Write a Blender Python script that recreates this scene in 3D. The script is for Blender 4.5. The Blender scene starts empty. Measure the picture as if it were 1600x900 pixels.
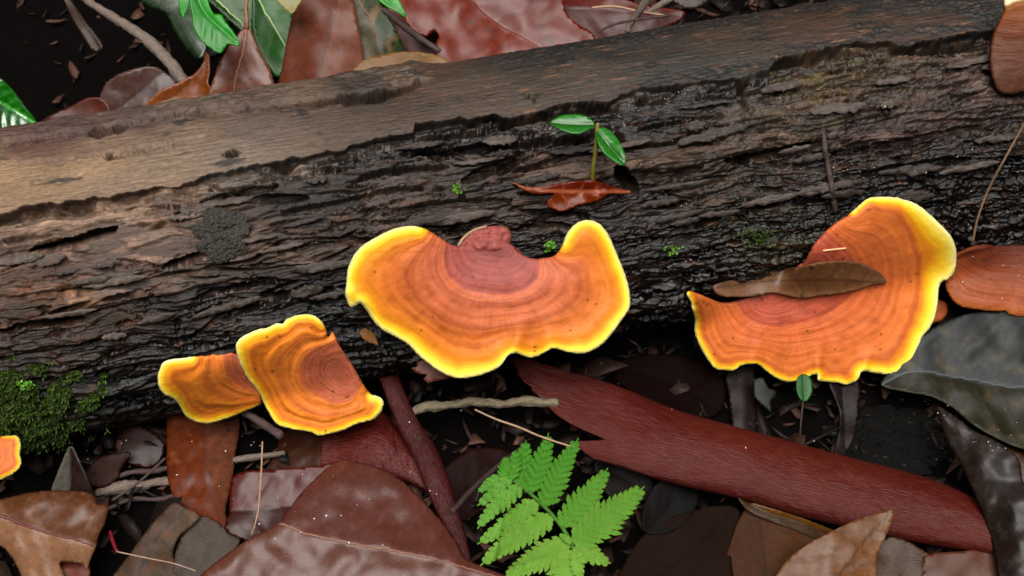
import bpy, math, random
import numpy as np
from mathutils import Vector
from mathutils.geometry import delaunay_2d_cdt
random.seed(7); rng = np.random.default_rng(7)
scene = bpy.context.scene
COL = scene.collection

# ------------------------------------------------------------------ camera
PITCH = math.radians(55)
VIEW = np.array([0, math.cos(PITCH), -math.sin(PITCH)])
UPV = np.array([0, math.sin(PITCH), math.cos(PITCH)])
RIGHT = np.array([1.0, 0, 0])
DIST, WIDTH = 0.46, 0.30
FOCUS = np.array([0, 0, 0.07])
CAM = FOCUS - VIEW * DIST
FPX = 1600 * DIST / WIDTH
cam = bpy.data.cameras.new('camera'); cam_o = bpy.data.objects.new('camera', cam); COL.objects.link(cam_o)
cam.sensor_width = 36; cam.lens = 36 * DIST / WIDTH
cam.clip_start = 0.01; cam.clip_end = 100
cam_o.location = CAM; cam_o.rotation_euler = (math.pi / 2 - PITCH, 0, 0)
cam.dof.use_dof = True; cam.dof.focus_distance = 0.452; cam.dof.aperture_fstop = 56
scene.camera = cam_o

# ------------------------------------------------------------------ sky, sun, exposure
SUN_EL, SUN_AZ = math.radians(74), math.radians(186)      # azimuth from +Y (behind the log) towards +X
w = bpy.data.worlds.new('World'); scene.world = w; w.use_nodes = True
wn, wl = w.node_tree.nodes, w.node_tree.links
sky = wn.new('ShaderNodeTexSky'); sky.sky_type = 'NISHITA'; sky.sun_disc = False
sky.sun_elevation = SUN_EL; sky.sun_rotation = SUN_AZ; sky.dust_density = 4.0; sky.ozone_density = 0.6; sky.air_density = 0.8
hs = wn.new('ShaderNodeHueSaturation'); hs.inputs['Saturation'].default_value = 0.35
wl.new(sky.outputs[0], hs.inputs['Color']); wl.new(hs.outputs[0], wn['Background'].inputs['Color'])
wn['Background'].inputs['Strength'].default_value = 0.06
sun = bpy.data.lights.new('sun', 'SUN'); sun.energy = 2.4; sun.angle = math.radians(36); sun.color = (1.0, 0.97, 0.92)
sun_o = bpy.data.objects.new('sun', sun); COL.objects.link(sun_o)
sd = Vector((math.sin(SUN_AZ) * math.cos(SUN_EL), math.cos(SUN_AZ) * math.cos(SUN_EL), math.sin(SUN_EL)))
sun_o.rotation_euler = sd.to_track_quat('Z', 'Y').to_euler()
sun_o.location = sd * 3
scene.view_settings.view_transform = 'Standard'; scene.view_settings.look = 'None'
scene.view_settings.exposure = 1.05; scene.view_settings.gamma = 1.0

# ------------------------------------------------------------------ helpers: rays, noise, meshes
def A(*p): return np.array(p, float)
def ray(px, py):
    px = np.asarray(px, float); py = np.asarray(py, float)
    return VIEW + RIGHT * ((px - 800) / FPX)[..., None] - UPV * ((py - 450) / FPX)[..., None]
def at(px, py, h):                       # the point at height h that the photo shows at px, py
    d = ray(px, py); return CAM + d * ((np.asarray(h, float) - CAM[2]) / d[..., 2])[..., None]
def on_plane(px, py, P0, n):
    d = ray(px, py); return CAM + d * (((P0 - CAM) @ n) / (d @ n))[..., None]
def at_depth(px, py, z):                 # z along the view axis
    return CAM + ray(px, py) * np.asarray(z, float)[..., None]
def proj(P):
    q = P - CAM; z = q @ VIEW
    return 800 + FPX * (q @ RIGHT) / z, 450 - FPX * (q @ UPV) / z, z
def norm(v): v = np.asarray(v, float); return v / np.linalg.norm(v)
def sm(a, b, x):
    t = np.clip((x - a) / (b - a), 0, 1); return t * t * (3 - 2 * t)

def perlin(x, y, seed=0):
    x = np.asarray(x, float); y = np.asarray(y, float)
    xi = np.floor(x).astype(np.int64); yi = np.floor(y).astype(np.int64); xf = x - xi; yf = y - yi
    def g(ix, iy, dx, dy):
        h = (ix * 374761393 + iy * 668265263 + seed * 974634721) & 0xFFFFFFFF
        h = ((h ^ (h >> 13)) * 1274126177) & 0xFFFFFFFF; h = h ^ (h >> 16)
        a = (h & 0xFFFF) * (2 * math.pi / 65536); return np.cos(a) * dx + np.sin(a) * dy
    u = xf ** 3 * (xf * (xf * 6 - 15) + 10); v = yf ** 3 * (yf * (yf * 6 - 15) + 10)
    a = g(xi, yi, xf, yf); b = g(xi + 1, yi, xf - 1, yf); c = g(xi, yi + 1, xf, yf - 1); d = g(xi + 1, yi + 1, xf - 1, yf - 1)
    return ((a + (b - a) * u) + ((c + (d - c) * u) - (a + (b - a) * u)) * v) * 1.5
def fbm(x, y, o=4, seed=0, gain=0.5):
    r = 0; a = 1; t = 0
    for k in range(o):
        r = r + a * perlin(np.asarray(x) * 2 ** k + k * 17.3, np.asarray(y) * 2 ** k + k * 9.1, seed + k); t += a; a *= gain
    return r / t * 1.3

def seg_dist(P, L):                      # distance of points P (n,2) to polyline L, arc position, signed side
    L = np.asarray(L, float); best = np.full(len(P), 1e9); arc = np.zeros(len(P)); side = np.zeros(len(P)); s0 = 0
    for a, b in zip(L[:-1], L[1:]):
        d = b - a; l = np.hypot(*d)
        if l < 1e-9: continue
        t = np.clip(((P - a) @ d) / (l * l), 0, 1); q = P - (a + t[:, None] * d); r = np.hypot(q[:, 0], q[:, 1])
        m = r < best; best[m] = r[m]; arc[m] = s0 + t[m] * l
        side[m] = np.sign(d[0] * q[m, 1] - d[1] * q[m, 0]); s0 += l
    return best, arc, side
def inside(P, poly):
    r = np.zeros(len(P), bool); x, y = P[:, 0], P[:, 1]; n = len(poly)
    for i in range(n):
        (x1, y1), (x2, y2) = poly[i], poly[(i + 1) % n]
        if y1 == y2: continue
        c = ((y1 > y) != (y2 > y)) & (x < (x2 - x1) * (y - y1) / (y2 - y1) + x1); r ^= c
    return r
def smooth(pts, sub=4, closed=True):
    p = np.asarray(pts, float); n = len(p); out = []
    for i in range(n if closed else n - 1):
        if closed: p0, p1, p2, p3 = p[i - 1], p[i], p[(i + 1) % n], p[(i + 2) % n]
        else: p0, p1, p2, p3 = p[max(i - 1, 0)], p[i], p[i + 1], p[min(i + 2, n - 1)]
        for k in range(sub):
            t = k / sub
            out.append(0.5 * (2 * p1 + (p2 - p0) * t + (2 * p0 - 5 * p1 + 4 * p2 - p3) * t * t + (3 * p1 - p0 - 3 * p2 + p3) * t ** 3))
    if not closed: out.append(p[-1])
    return np.array(out)
def resample(L, step, closed=True):
    L = np.asarray(L, float)
    if closed: L = np.vstack([L, L[:1]])
    s = np.r_[0, np.cumsum(np.hypot(*np.diff(L, axis=0).T))]; n = max(int(s[-1] / step), 4)
    t = np.linspace(0, s[-1], n + 1)
    if closed: t = t[:-1]
    return np.c_[tuple(np.interp(t, s, L[:, k]) for k in range(L.shape[1]))]

def mesh_obj(name, V, F, mat, parent=None, attrs=None, normals=None, flat=False):
    me = bpy.data.meshes.new(name)
    V = np.asarray(V, np.float32)
    if isinstance(F, np.ndarray):
        k = F.shape[1]
        me.vertices.add(len(V)); me.vertices.foreach_set('co', V.ravel())
        me.loops.add(F.size); me.loops.foreach_set('vertex_index', F.astype(np.int32).ravel())
        me.polygons.add(len(F)); me.polygons.foreach_set('loop_start', np.arange(0, F.size, k, dtype=np.int32))
        me.update(calc_edges=True); me.validate()
    else:
        me.from_pydata([tuple(v) for v in V], [], F)
    if not flat: me.polygons.foreach_set('use_smooth', np.ones(len(me.polygons), bool))
    for k, a in (attrs or {}).items():
        a = np.asarray(a, np.float32)
        if a.ndim == 1: me.attributes.new(k, 'FLOAT', 'POINT').data.foreach_set('value', a)
        else: me.attributes.new(k, 'FLOAT_VECTOR', 'POINT').data.foreach_set('vector', np.ascontiguousarray(a).ravel())
    me.materials.append(mat); me.update()
    if normals is not None: me.normals_split_custom_set_from_vertices([tuple(x) for x in normals])
    o = bpy.data.objects.new(name, me); COL.objects.link(o)
    if parent: o.parent = parent
    return o
def tag(o, label=None, cat=None, group=None, kind=None):
    for k, v in (('label', label), ('category', cat), ('group', group), ('kind', kind)):
        if v: o[k] = v
    return o
def empty(name, loc, label, cat, group=None):
    o = bpy.data.objects.new(name, None); COL.objects.link(o); o.empty_display_size = 0.005
    tag(o, label, cat, group); return o
def vnormals(V, F):
    n = np.cross(V[F[:, 1]] - V[F[:, 0]], V[F[:, 2]] - V[F[:, 0]]); r = np.zeros_like(V)
    for k in range(3): np.add.at(r, F[:, k], n)
    return r / np.maximum(np.linalg.norm(r, axis=1), 1e-12)[:, None]

def tube(name, P, R, mat, parent=None, sides=10, rough=0.0, seed=0, attrs=True):
    P = np.asarray(P, float); n = len(P); R = np.interp(np.linspace(0, 1, n), np.linspace(0, 1, len(np.atleast_1d(R))), np.atleast_1d(R))
    T = np.gradient(P, axis=0); T /= np.linalg.norm(T, axis=1)[:, None]
    s = np.r_[0, np.cumsum(np.linalg.norm(np.diff(P, axis=0), axis=1))]
    ref = A(0, 0, 1) if abs(T[0][2]) < .9 else A(0, 1, 0)
    V = []; lc = []
    for i in range(n):
        a = norm(np.cross(T[i], ref)); b = np.cross(T[i], a)
        for k in range(sides):
            f = 2 * math.pi * k / sides
            rr = R[i] * (1 + rough * float(fbm(s[i] * 300 + math.cos(f) * .8, math.sin(f) * .8 + seed, 3, seed)))
            V.append(P[i] + (a * math.cos(f) + b * math.sin(f)) * rr); lc.append((s[i] * 1000, f * R[i] * 1000, 0))
    F = [(i * sides + k, i * sides + (k + 1) % sides, (i + 1) * sides + (k + 1) % sides, (i + 1) * sides + k) for i in range(n - 1) for k in range(sides)]
    V += [P[0] - T[0] * R[0] * .3, P[-1] + T[-1] * R[-1] * .3]; lc += [(0, 0, 0), (s[-1] * 1000, 0, 0)]
    a, b = n * sides, n * sides + 1
    F += [(a, (k + 1) % sides, k) for k in range(sides)] + [(b, (n - 1) * sides + k, (n - 1) * sides + (k + 1) % sides) for k in range(sides)]
    return mesh_obj(name, V, F, mat, parent, {'lc': np.array(lc)})
def path(pts, step=4.0):                 # px path of (px, py, height) -> world points
    p = resample(smooth(pts, 5, False), step, False)
    return at(p[:, 0], p[:, 1], p[:, 2])

def triangulate(outline, spacing, extra=None, seed=0):
    o = np.asarray(outline, float); lo, hi = o.min(0), o.max(0)
    r = np.random.default_rng(seed)
    gx, gy = np.meshgrid(np.arange(lo[0], hi[0], spacing), np.arange(lo[1], hi[1], spacing * .87))
    gx = gx + (np.arange(gx.shape[0]) % 2)[:, None] * spacing * .5
    P = np.c_[gx.ravel(), gy.ravel()] + r.uniform(-.12, .12, (gx.size, 2)) * spacing
    P = P[inside(P, o)]
    d, _, _ = seg_dist(P, np.vstack([o, o[:1]])); P = P[d > spacing * .45]
    if extra is not None: P = np.vstack([P, extra])
    n = len(o); pts = np.vstack([o, P])
    vs, es, fs, ov, oe, of = delaunay_2d_cdt([Vector(p) for p in pts], [(i, (i + 1) % n) for i in range(n)], [], 1, 1e-5)
    V = np.array([tuple(v) for v in vs]); F = np.array([f for f in fs if len(f) == 3], int)
    a = V[F[:, 1]] - V[F[:, 0]]; b = V[F[:, 2]] - V[F[:, 0]]
    fl = (a[:, 0] * b[:, 1] - a[:, 1] * b[:, 0]) > 0          # px y points down: make the faces look at the camera
    F[fl] = F[fl][:, ::-1]
    return V, F
def boundary(F):
    e = np.vstack([F[:, [0, 1]], F[:, [1, 2]], F[:, [2, 0]]]); key = {}
    for a, b in e:
        if (b, a) in key: del key[(b, a)]
        else: key[(a, b)] = 1
    return np.array(list(key))
def solid(T, B, F):                      # top verts, bottom verts, top faces -> closed shell
    n = len(T); bd = boundary(F)
    return np.vstack([T, B]), np.vstack([F, F[:, ::-1] + n, np.c_[bd[:, 1], bd[:, 0], bd[:, 0] + n], np.c_[bd[:, 1], bd[:, 0] + n, bd[:, 1] + n]])

# ------------------------------------------------------------------ materials
def srgb(r, g, b, k=1.0, sat=1.0):
    mean = (r + g + b) / 3; r, g, b = (min(255, max(2, mean + (x - mean) * sat)) for x in (r, g, b))
    f = lambda c: (c / 255 / 12.92 if c <= 10 else ((c / 255 + .055) / 1.055) ** 2.4) * k
    return (f(r), f(g), f(b), 1)
class Mat:
    def __init__(s, name):
        s.m = bpy.data.materials.new(name); s.m.use_nodes = True; s.t = s.m.node_tree; s.b = s.t.nodes['Principled BSDF']
    def n(s, typ, _p=None, **inp):
        x = s.t.nodes.new('ShaderNode' + typ)
        for k, v in (_p or {}).items(): setattr(x, k, v)
        for k, v in inp.items(): s.set(x, k, v)
        return x
    def set(s, x, k, v):
        i = x.inputs[int(k[1:])] if k[0] == '_' else x.inputs[k]
        if isinstance(v, bpy.types.NodeSocket): s.t.links.new(v, i)
        else: i.default_value = v
    def attr(s, name): return s.n('Attribute', {'attribute_name': name})
    def math(s, op, a, b=0.0, c=0.0): return s.n('Math', {'operation': op}, _0=a, _1=b, _2=c).outputs[0]
    def noise(s, vec, scale, detail=4, rough=.55, out='Fac', dist=0.0):
        return s.n('TexNoise', Vector=vec, Scale=scale, Detail=detail, Roughness=rough, Distortion=dist).outputs[out]
    def mul(s, vec, v): return s.n('VectorMath', {'operation': 'MULTIPLY'}, _0=vec, _1=v).outputs[0]
    def mix(s, f, a, b, mode='MIX'):
        x = s.n('Mix', {'data_type': 'RGBA', 'blend_type': mode}); s.set(x, '_0', f); s.set(x, '_6', a); s.set(x, '_7', b); return x.outputs[2]
    def ramp(s, f, stops, interp='LINEAR'):
        x = s.n('ValToRGB'); s.set(x, '_0', f); r = x.color_ramp; r.interpolation = interp
        while len(r.elements) < len(stops): r.elements.new(.5)
        for e, (p, c) in zip(r.elements, stops):
            e.position = p; e.color = c if not isinstance(c, (int, float)) else (c, c, c, 1)
        return x.outputs[0]
    def bump(s, h, strength=.5, dist=.001): return s.n('Bump', Strength=strength, Distance=dist, Height=h).outputs[0]
    def out(s, **k):
        for a, v in k.items(): s.set(s.b, {'color': 'Base Color', 'rough': 'Roughness', 'spec': 'Specular IOR Level', 'normal': 'Normal', 'coat': 'Coat Weight', 'coatr': 'Coat Roughness', 'sss': 'Subsurface Weight', 'trans': 'Transmission Weight'}[a], v)
        return s.m

# ------------------------------------------------------------------ the log
def mat_wood(name='rotting_wood'):
    m = Mat(name); lc = m.attr('lc').outputs['Vector']; col = m.attr('wood').outputs['Color']
    f1 = m.noise(m.mul(lc, (.09, 1.9, 1)), 1.0, 6, .65); f2 = m.noise(m.mul(lc, (.5, .9, 1)), 1.0, 6, .7); f3 = m.noise(m.mul(lc, (.2, 3.5, 1)), 1.0, 3, .6)
    k = m.ramp(f1, [(.25, .45), (.5, 1.0), (.75, 1.6)]); k2 = m.ramp(f2, [(.3, .58), (.52, 1.0), (.75, 1.5)])
    c = m.mix(1.0, m.mix(1.0, col, k, 'MULTIPLY'), k2, 'MULTIPLY')
    c = m.mix(m.ramp(m.noise(m.mul(lc, (.12, .35, 1)), 1.0, 4), [(.58, 0), (.70, .35)]), c, srgb(120, 75, 45, .6))
    wet = m.attr('wet').outputs['Fac']
    r = m.math('ADD', m.math('MULTIPLY', wet, -.42), m.math('MULTIPLY_ADD', f2, .4, .42))
    h = m.math('ADD', m.math('MULTIPLY', f1, .5), m.math('ADD', m.math('MULTIPLY', f2, .8), m.math('MULTIPLY', f3, .35)))
    return m.out(color=c, rough=r, spec=.34, normal=m.bump(h, .62, .0008))
M_WOOD = mat_wood()
TH = math.radians(12.4); AX0 = A(0, .0541, .0404); AXD = A(math.cos(TH), math.sin(TH), 0); HZ = A(math.sin(TH), -math.cos(TH), 0); ZZ = A(0, 0, 1); RAD = .0487
def cap_log(px, py):                     # analytic hit of the view ray on the bare cylinder
    d = ray(px, py); o = CAM - AX0
    dp = d - (d @ AXD)[..., None] * AXD; op = o - (o @ AXD) * AXD
    a = (dp * dp).sum(-1); b = (dp @ op); c = op @ op - RAD ** 2; disc = b * b - a * c
    t = (-b - np.sqrt(np.maximum(disc, 0))) / a
    return CAM + d * t[..., None], disc > 0

STEP = [(-200, 372), (0, 336), (33, 322), (78, 316), (129, 312), (180, 304), (228, 294), (285, 288), (306, 279), (330, 271), (390, 258), (480, 243), (540, 230), (596, 214), (646, 207), (649, 190), (690, 186), (736, 183), (771, 175), (788, 183), (820, 180), (855, 169), (925, 158), (955, 158), (970, 145), (1007, 136), (1050, 131), (1150, 121), (1200, 113), (1213, 91), (1288, 73), (1330, 65), (1378, 62), (1420, 72), (1465, 61), (1531, 51), (1650, 25), (1900, -20)]
# (polyline, half width px, depth mm)
CRACKS = [
 ([(645, 238), (690, 236), (735, 230), (785, 224)], 8, 9), ([(780, 226), (850, 220), (925, 213)], 7, 4),
 ([(725, 282), (770, 262), (813, 243)], 10, 6), ([(655, 214), (720, 205), (800, 192), (855, 178)], 9, 4), ([(855, 172), (900, 165), (955, 163)], 6, 5),
 ([(965, 262), (985, 285), (998, 297)], 12, 12), ([(985, 268), (1040, 273), (1100, 261)], 7, 4), ([(822, 263), (853, 257)], 5, 4), ([(780, 268), (840, 240), (880, 236)], 5, 3),
 ([(45, 390), (100, 380), (140, 366), (180, 353)], 8, 11), ([(5, 375), (40, 372), (80, 366)], 6, 3), ([(275, 333), (312, 327)], 7, 9), ([(315, 313), (350, 310), (400, 312), (480, 306)], 7, 5),
 ([(360, 299), (432, 290)], 6, 5), ([(255, 420), (300, 405), (335, 393)], 8, 11), ([(180, 408), (215, 412), (240, 414)], 5, 4), ([(88, 461), (110, 458), (140, 452)], 7, 10), ([(182, 511), (206, 504)], 4, 3),

 ([(350, 241), (374, 239)], 6.5, 9), ([(168, 244), (185, 242), (215, 236), (270, 228)], 6, 2.2), ([(164, 244), (176, 243)], 6, 9), ([(10, 255), (100, 248), (166, 240), (250, 225), (320, 212)], 2.5, 1.0), ([(50, 285), (90, 278), (130, 272)], 4, .8),
 ([(1160, 130), (1158, 150), (1168, 172)], 6, 4), ([(1138, 250), (1180, 246), (1230, 236), (1288, 222)], 8, 5), ([(1294, 241), (1370, 230), (1460, 212), (1545, 194)], 6, 4), ([(1425, 74), (1480, 66), (1535, 52)], 9, 6),
 ([(1215, 97), (1260, 88), (1330, 74)], 7, 4), ([(1155, 128), (1185, 118), (1215, 112)], 6, 4), ([(440, 330), (520, 318), (600, 300), (660, 292)], 7, 4), ([(400, 285), (470, 268), (540, 262)], 7, 4), ([(560, 275), (640, 262), (700, 258)], 6, 4), ([(420, 350), (480, 343)], 5, 3),
 ([(1040, 300), (1100, 285), (1140, 275)], 6, 4), ([(300, 470), (380, 450), (450, 440)], 6, 4), ([(160, 470), (230, 455)], 5, 3), ([(350, 500), (430, 470), (520, 455)], 7, 4),
 ([(0, 520), (60, 508), (130, 500)], 6, 4), ([(1350, 275), (1430, 262), (1520, 250)], 6, 4), ([(600, 335), (700, 318), (800, 312)], 6, 3.5), ([(1000, 200), (1060, 190), (1130, 180)], 6, 3.5)]
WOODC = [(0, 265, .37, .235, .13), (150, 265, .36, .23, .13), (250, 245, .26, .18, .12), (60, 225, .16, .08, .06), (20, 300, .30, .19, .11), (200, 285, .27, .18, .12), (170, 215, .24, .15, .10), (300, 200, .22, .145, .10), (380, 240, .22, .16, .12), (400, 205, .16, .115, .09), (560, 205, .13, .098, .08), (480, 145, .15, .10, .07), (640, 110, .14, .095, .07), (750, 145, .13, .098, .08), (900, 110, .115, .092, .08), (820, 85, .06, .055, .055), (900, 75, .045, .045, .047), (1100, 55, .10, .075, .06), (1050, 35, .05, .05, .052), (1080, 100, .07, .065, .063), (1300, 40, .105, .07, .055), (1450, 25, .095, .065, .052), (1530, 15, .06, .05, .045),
 (60, 214, .10, .055, .045), (200, 188, .10, .06, .05), (300, 172, .13, .085, .06), (400, 158, .11, .07, .055), (560, 140, .06, .045, .04), (120, 200, .09, .05, .042), (100, 345, .21, .17, .14), (250, 315, .21, .17, .14), (30, 400, .12, .09, .08), (200, 380, .17, .14, .13), (50, 450, .15, .095, .075), (200, 430, .15, .125, .12), (130, 490, .17, .12, .085), (300, 470, .08, .07, .07), (100, 535, .10, .06, .045), (40, 520, .12, .07, .05), (450, 400, .10, .08, .072), (380, 440, .085, .07, .068), (450, 300, .05, .05, .052), (390, 275, .10, .10, .10), (600, 320, .075, .063, .06), (600, 440, .045, .04, .038), (480, 470, .03, .028, .03), (700, 300, .07, .06, .055), (800, 330, .08, .068, .066), (870, 250, .12, .09, .072), (760, 215, .03, .03, .032), (640, 240, .05, .052, .054), (700, 260, .07, .06, .056), (1000, 190, .038, .038, .04), (900, 210, .035, .035, .038), (1050, 235, .09, .068, .055), (1000, 330, .06, .055, .058), (1050, 420, .05, .044, .042),  # the dark back-channel entry paints shade inside that groove
 (1150, 135, .03, .033, .035), (1190, 140, .085, .08, .085), (1260, 145, .085, .072, .045), (1350, 120, .075, .06, .042), (1430, 160, .11, .09, .095), (1350, 190, .10, .08, .085), (1250, 200, .08, .068, .058), (1250, 260, .055, .048, .046), (1450, 260, .03, .028, .028), (1540, 250, .02, .018, .017), (1000, 500, .012, .011, .011), (200, 600, .012, .011, .01), (600, 540, .013, .012, .011), (1500, 400, .02, .015, .013), (1185, 372, .085, .085, .03), (1230, 350, .06, .055, .045), (300, 560, .015, .013, .012), (1100, 480, .014, .013, .012), (900, 600, .01, .01, .01), (1300, 300, .04, .036, .036)]  # near-black bottom entries paint the shade on the log's underside
def build_log():
    ss = np.unique(np.r_[np.linspace(-.42, -.185, 90), np.linspace(-.185, .215, 1330), np.linspace(.215, .46, 90)])
    ph = np.radians(np.unique(np.r_[np.linspace(-205, -52, 50), np.linspace(-52, 156, 590)]))[:-1] if False else np.radians(np.r_[np.linspace(-204, -50, 50)[:-1], np.linspace(-50, 156, 590)[:-1]])
    S, Ph = np.meshgrid(ss, ph, indexing='ij'); s = S.ravel(); f = Ph.ravel()
    rd = np.cos(f)[:, None] * HZ + np.sin(f)[:, None] * ZZ
    base = AX0 + s[:, None] * AXD + rd * RAD
    px, py, z = proj(base); smm = s * 1000; amm = f * RAD * 1000
    facing = (rd * (CAM - base)).sum(1) > -.02
    P2 = np.c_[px, py]
    st = np.array(STEP); ys = np.interp(px, st[:, 0], st[:, 1]) + 5.5 * fbm(px / 26, px * 0, 3, 5, .5)
    ds = (py - ys) * .98
    back = (f > math.radians(120)) & ~facing
    top = np.where(facing, 1 - sm(0, 5, ds), sm(math.radians(60), math.radians(80), f))
    right = sm(1080, 1180, px)
    # smooth upper layer
    h_top = .45 * fbm(smm / 45, amm / 9, 3, 11) + .16 * fbm(smm / 14, amm / 1.0, 4, 12) + .10 * fbm(smm / 3, amm / 1.2, 3, 13)
    gr = sm(.18, .5, fbm(smm / 18, amm / 5, 4, 14) + .75 * (1 - np.clip(np.abs(py - (ys - 6)) / 22, 0, 1)) * sm(930, 1000, px) + .8 * sm(34, 0, np.abs(py - np.interp(px, [600, 800, 1000, 1250], [125, 85, 45, 8]))) * sm(740, 820, px) - .15)
    h_top += gr * (.55 * fbm(smm / 2.2, amm / 1.6, 4, 15) + .1)
    # rough, rotten side
    warp = 2.0 * fbm(smm / 25, amm / 14, 2, 40)
    a2 = amm + warp + smm * .03
    n1 = fbm(smm / 60, a2 / 8, 4, 21) * 2.6; fl = np.floor(n1); fr = n1 - fl
    terr = (fl + sm(.36, .64, fr)) / 2.6
    n2 = fbm(smm / 24, a2 / 4.2, 4, 22); n3 = fbm(smm / 13, a2 / 2.4, 3, 23)
    cr = sm(.10, 0, np.abs(n2)) * sm(-.15, .25, fbm(smm / 30, amm / 10, 2, 24)); cr2 = sm(.09, 0, np.abs(n3)) * sm(0, .3, fbm(smm / 18, amm / 7, 2, 25))
    n0 = fbm(smm / 55, a2 / 9.5, 3, 20); cr0 = sm(.085, .0, np.abs(n0)) * sm(-.2, .1, fbm(smm / 40, amm / 12, 2, 19)) * (1 - .5 * right)
    pl = sm(.0, .30, fbm(smm / 26, a2 / 5.5, 3, 18))
    fib = 1 - np.abs(fbm(smm / 22, a2 / 1.4, 4, 26)) * 2
    grit = fbm(smm / 2.0, amm / 1.5, 5, 27, .6); lump = fbm(smm / 9, amm / 6, 4, 28)
    left = sm(470, 250, px) * sm(470, 400, py)
    cr = cr * (1 - .6 * left); cr2 = cr2 * (1 - .5 * left); fib = fib * (1 - .5 * left)
    h_rough = -2.0 + 1.5 * sm(.15, .5, fbm(smm / 22, smm * 0, 2, 42)) * sm(60, 10, ds) + 2.6 * terr + 1.2 * fbm(smm / 70, amm / 26, 2, 29) - 4.0 * cr0 + 1.3 * pl - 2.8 * cr - .7 * cr2 + (1 - .6 * right) * .24 * fib + .24 * grit + right * (.9 * lump + .5 * grit)
    h_rough += .6 * sm(.1, .5, perlin(smm / 3.1, amm / 2.2, 31)) * sm(-.1, .3, lump)
    h = h_top * top + h_rough * (1 - top)
    # bark ridge along the back edge on the left
    rx, ry = A(-200, 0, 60, 120, 260, 330, 440, 520, 600, 652), A(262, 227, 215, 207, 180, 172, 165, 152, 142, 128)
    q = cap_log(rx, ry)[0] - AX0; rs = q @ AXD; rf = np.arctan2(q @ ZZ, q @ HZ)
    rid = sm(-.012, .03, f - np.interp(s, rs, rf) + .05 * fbm(smm / 9, smm * 0, 3, 6)) * sm(700, 640, px)
    h += rid * (1.6 + 1.5 * fbm(smm / 16, amm / 3, 4, 33) + .3 * fbm(smm / 4, amm / 3, 3, 34))
    h *= 1e-3; slant = np.zeros(len(s))
    for k, (L, wd, dp) in enumerate(CRACKS):
        L = np.array(L, float); m = facing & (px > L[:, 0].min() - 30) & (px < L[:, 0].max() + 30) & (py > L[:, 1].min() - 30) & (py < L[:, 1].max() + 30)
        if not m.any(): continue
        q = P2[m]; d, arc, _ = seg_dist(q, smooth(L, 4, False)); tot = np.hypot(*np.diff(L, axis=0).T).sum()
        ends = np.sqrt(np.clip(np.minimum(arc, tot - arc) / (.22 * tot) + .12, 0, 1))
        d = d + 2.2 * fbm(q[:, 0] / 9, q[:, 1] / 5, 3, 60 + k)
        q = sm(1.0, .6, d / (wd * ends + .5)); h[m] -= dp * 1e-3 * q
        if dp >= 5: slant[m] = np.maximum(slant[m], .4 * min(dp, 12) * 1e-3 * q)
    amp = np.interp(px, [-200, 0, 20, 280, 330, 540, 600, 650, 700, 930, 1000, 1190, 1230, 1530], [.8, .9, 1.1, 1.0, .55, .6, .9, .8, .6, .8, .25, .3, .7, .9]) * np.clip(.8 + .6 * fbm(smm / 14, smm * 0, 3, 41), .2, 1.3)
    wdt = 9 + 5 * amp; und = sm(.3, 3.5, ds) * sm(wdt + 6, wdt * .55, ds) * facing * amp
    h -= 6.0e-3 * und
    d2 = py - np.interp(px, rx, ry) - 2.5 * fbm(px / 17, px * 0, 3, 44); a2_ = np.interp(px, [-200, 0, 130, 150, 185, 205, 330, 440, 515, 560, 640, 660], [.4, .5, .4, 1.2, 1.2, .35, .5, .45, .9, 1.5, 1.3, 0]) * np.clip(.9 + .6 * fbm(smm / 9, smm * 0, 2, 45), .2, 1.4)
    u2 = sm(.3, 3, d2) * sm(7 + 8 * a2_, 3 + 4 * a2_, d2) * facing * a2_
    h -= 4.5e-3 * u2; und = und + .7 * u2
    V = base + rd * h[:, None] + np.maximum(und * .0030, slant)[:, None] * (-np.sin(f)[:, None] * HZ + np.cos(f)[:, None] * ZZ)
    # wood's own colours patch by patch, plus painted shade and plate highlights
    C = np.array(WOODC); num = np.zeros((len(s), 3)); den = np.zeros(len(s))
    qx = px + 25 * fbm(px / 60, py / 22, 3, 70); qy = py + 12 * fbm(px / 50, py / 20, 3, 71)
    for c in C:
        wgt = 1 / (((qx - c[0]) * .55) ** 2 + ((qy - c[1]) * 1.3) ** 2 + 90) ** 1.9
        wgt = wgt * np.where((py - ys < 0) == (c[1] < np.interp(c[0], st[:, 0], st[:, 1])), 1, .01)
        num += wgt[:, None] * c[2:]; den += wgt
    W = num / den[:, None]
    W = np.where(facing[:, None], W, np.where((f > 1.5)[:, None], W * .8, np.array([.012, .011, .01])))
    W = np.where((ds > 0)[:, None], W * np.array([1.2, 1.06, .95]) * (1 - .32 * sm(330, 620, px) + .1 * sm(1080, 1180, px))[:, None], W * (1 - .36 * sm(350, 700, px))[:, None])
    blk = sm(.12, .45, fbm(smm / 16, amm / 4.5, 4, 72)) * (1 - top) * sm(200, 700, px)
    W = W * (1 - .5 * blk[:, None])
    tn = sm(.2, .5, fbm(smm / 12, a2 / 2.5, 4, 73)) * (1 - top)
    W = W * (1 + .9 * tn[:, None] * np.array([1.0, .85, .7]))
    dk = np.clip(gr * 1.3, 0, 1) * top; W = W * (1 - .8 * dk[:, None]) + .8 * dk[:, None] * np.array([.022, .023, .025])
    low = sm(430, 540, py + .16 * px) * sm(-.3, .2, fbm(smm / 14, amm / 6, 3, 77) + sm(470, 600, py + .16 * px)) * (1 - top); W = W * (1 - .75 * low[:, None])  # underside shade painted into the log's lower wood
    streak = sm(.42, .62, fbm(smm / 10, amm / 1.3, 3, 74)) * top * sm(500, 800, px); W = W * (1 - .5 * streak[:, None]) + .5 * streak[:, None] * np.array([.30, .15, .08])
    W = W * (1 + (1 - top) * (.75 * pl - .35))[:, None]  # light on raised plates and shade between them put into the colour
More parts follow.
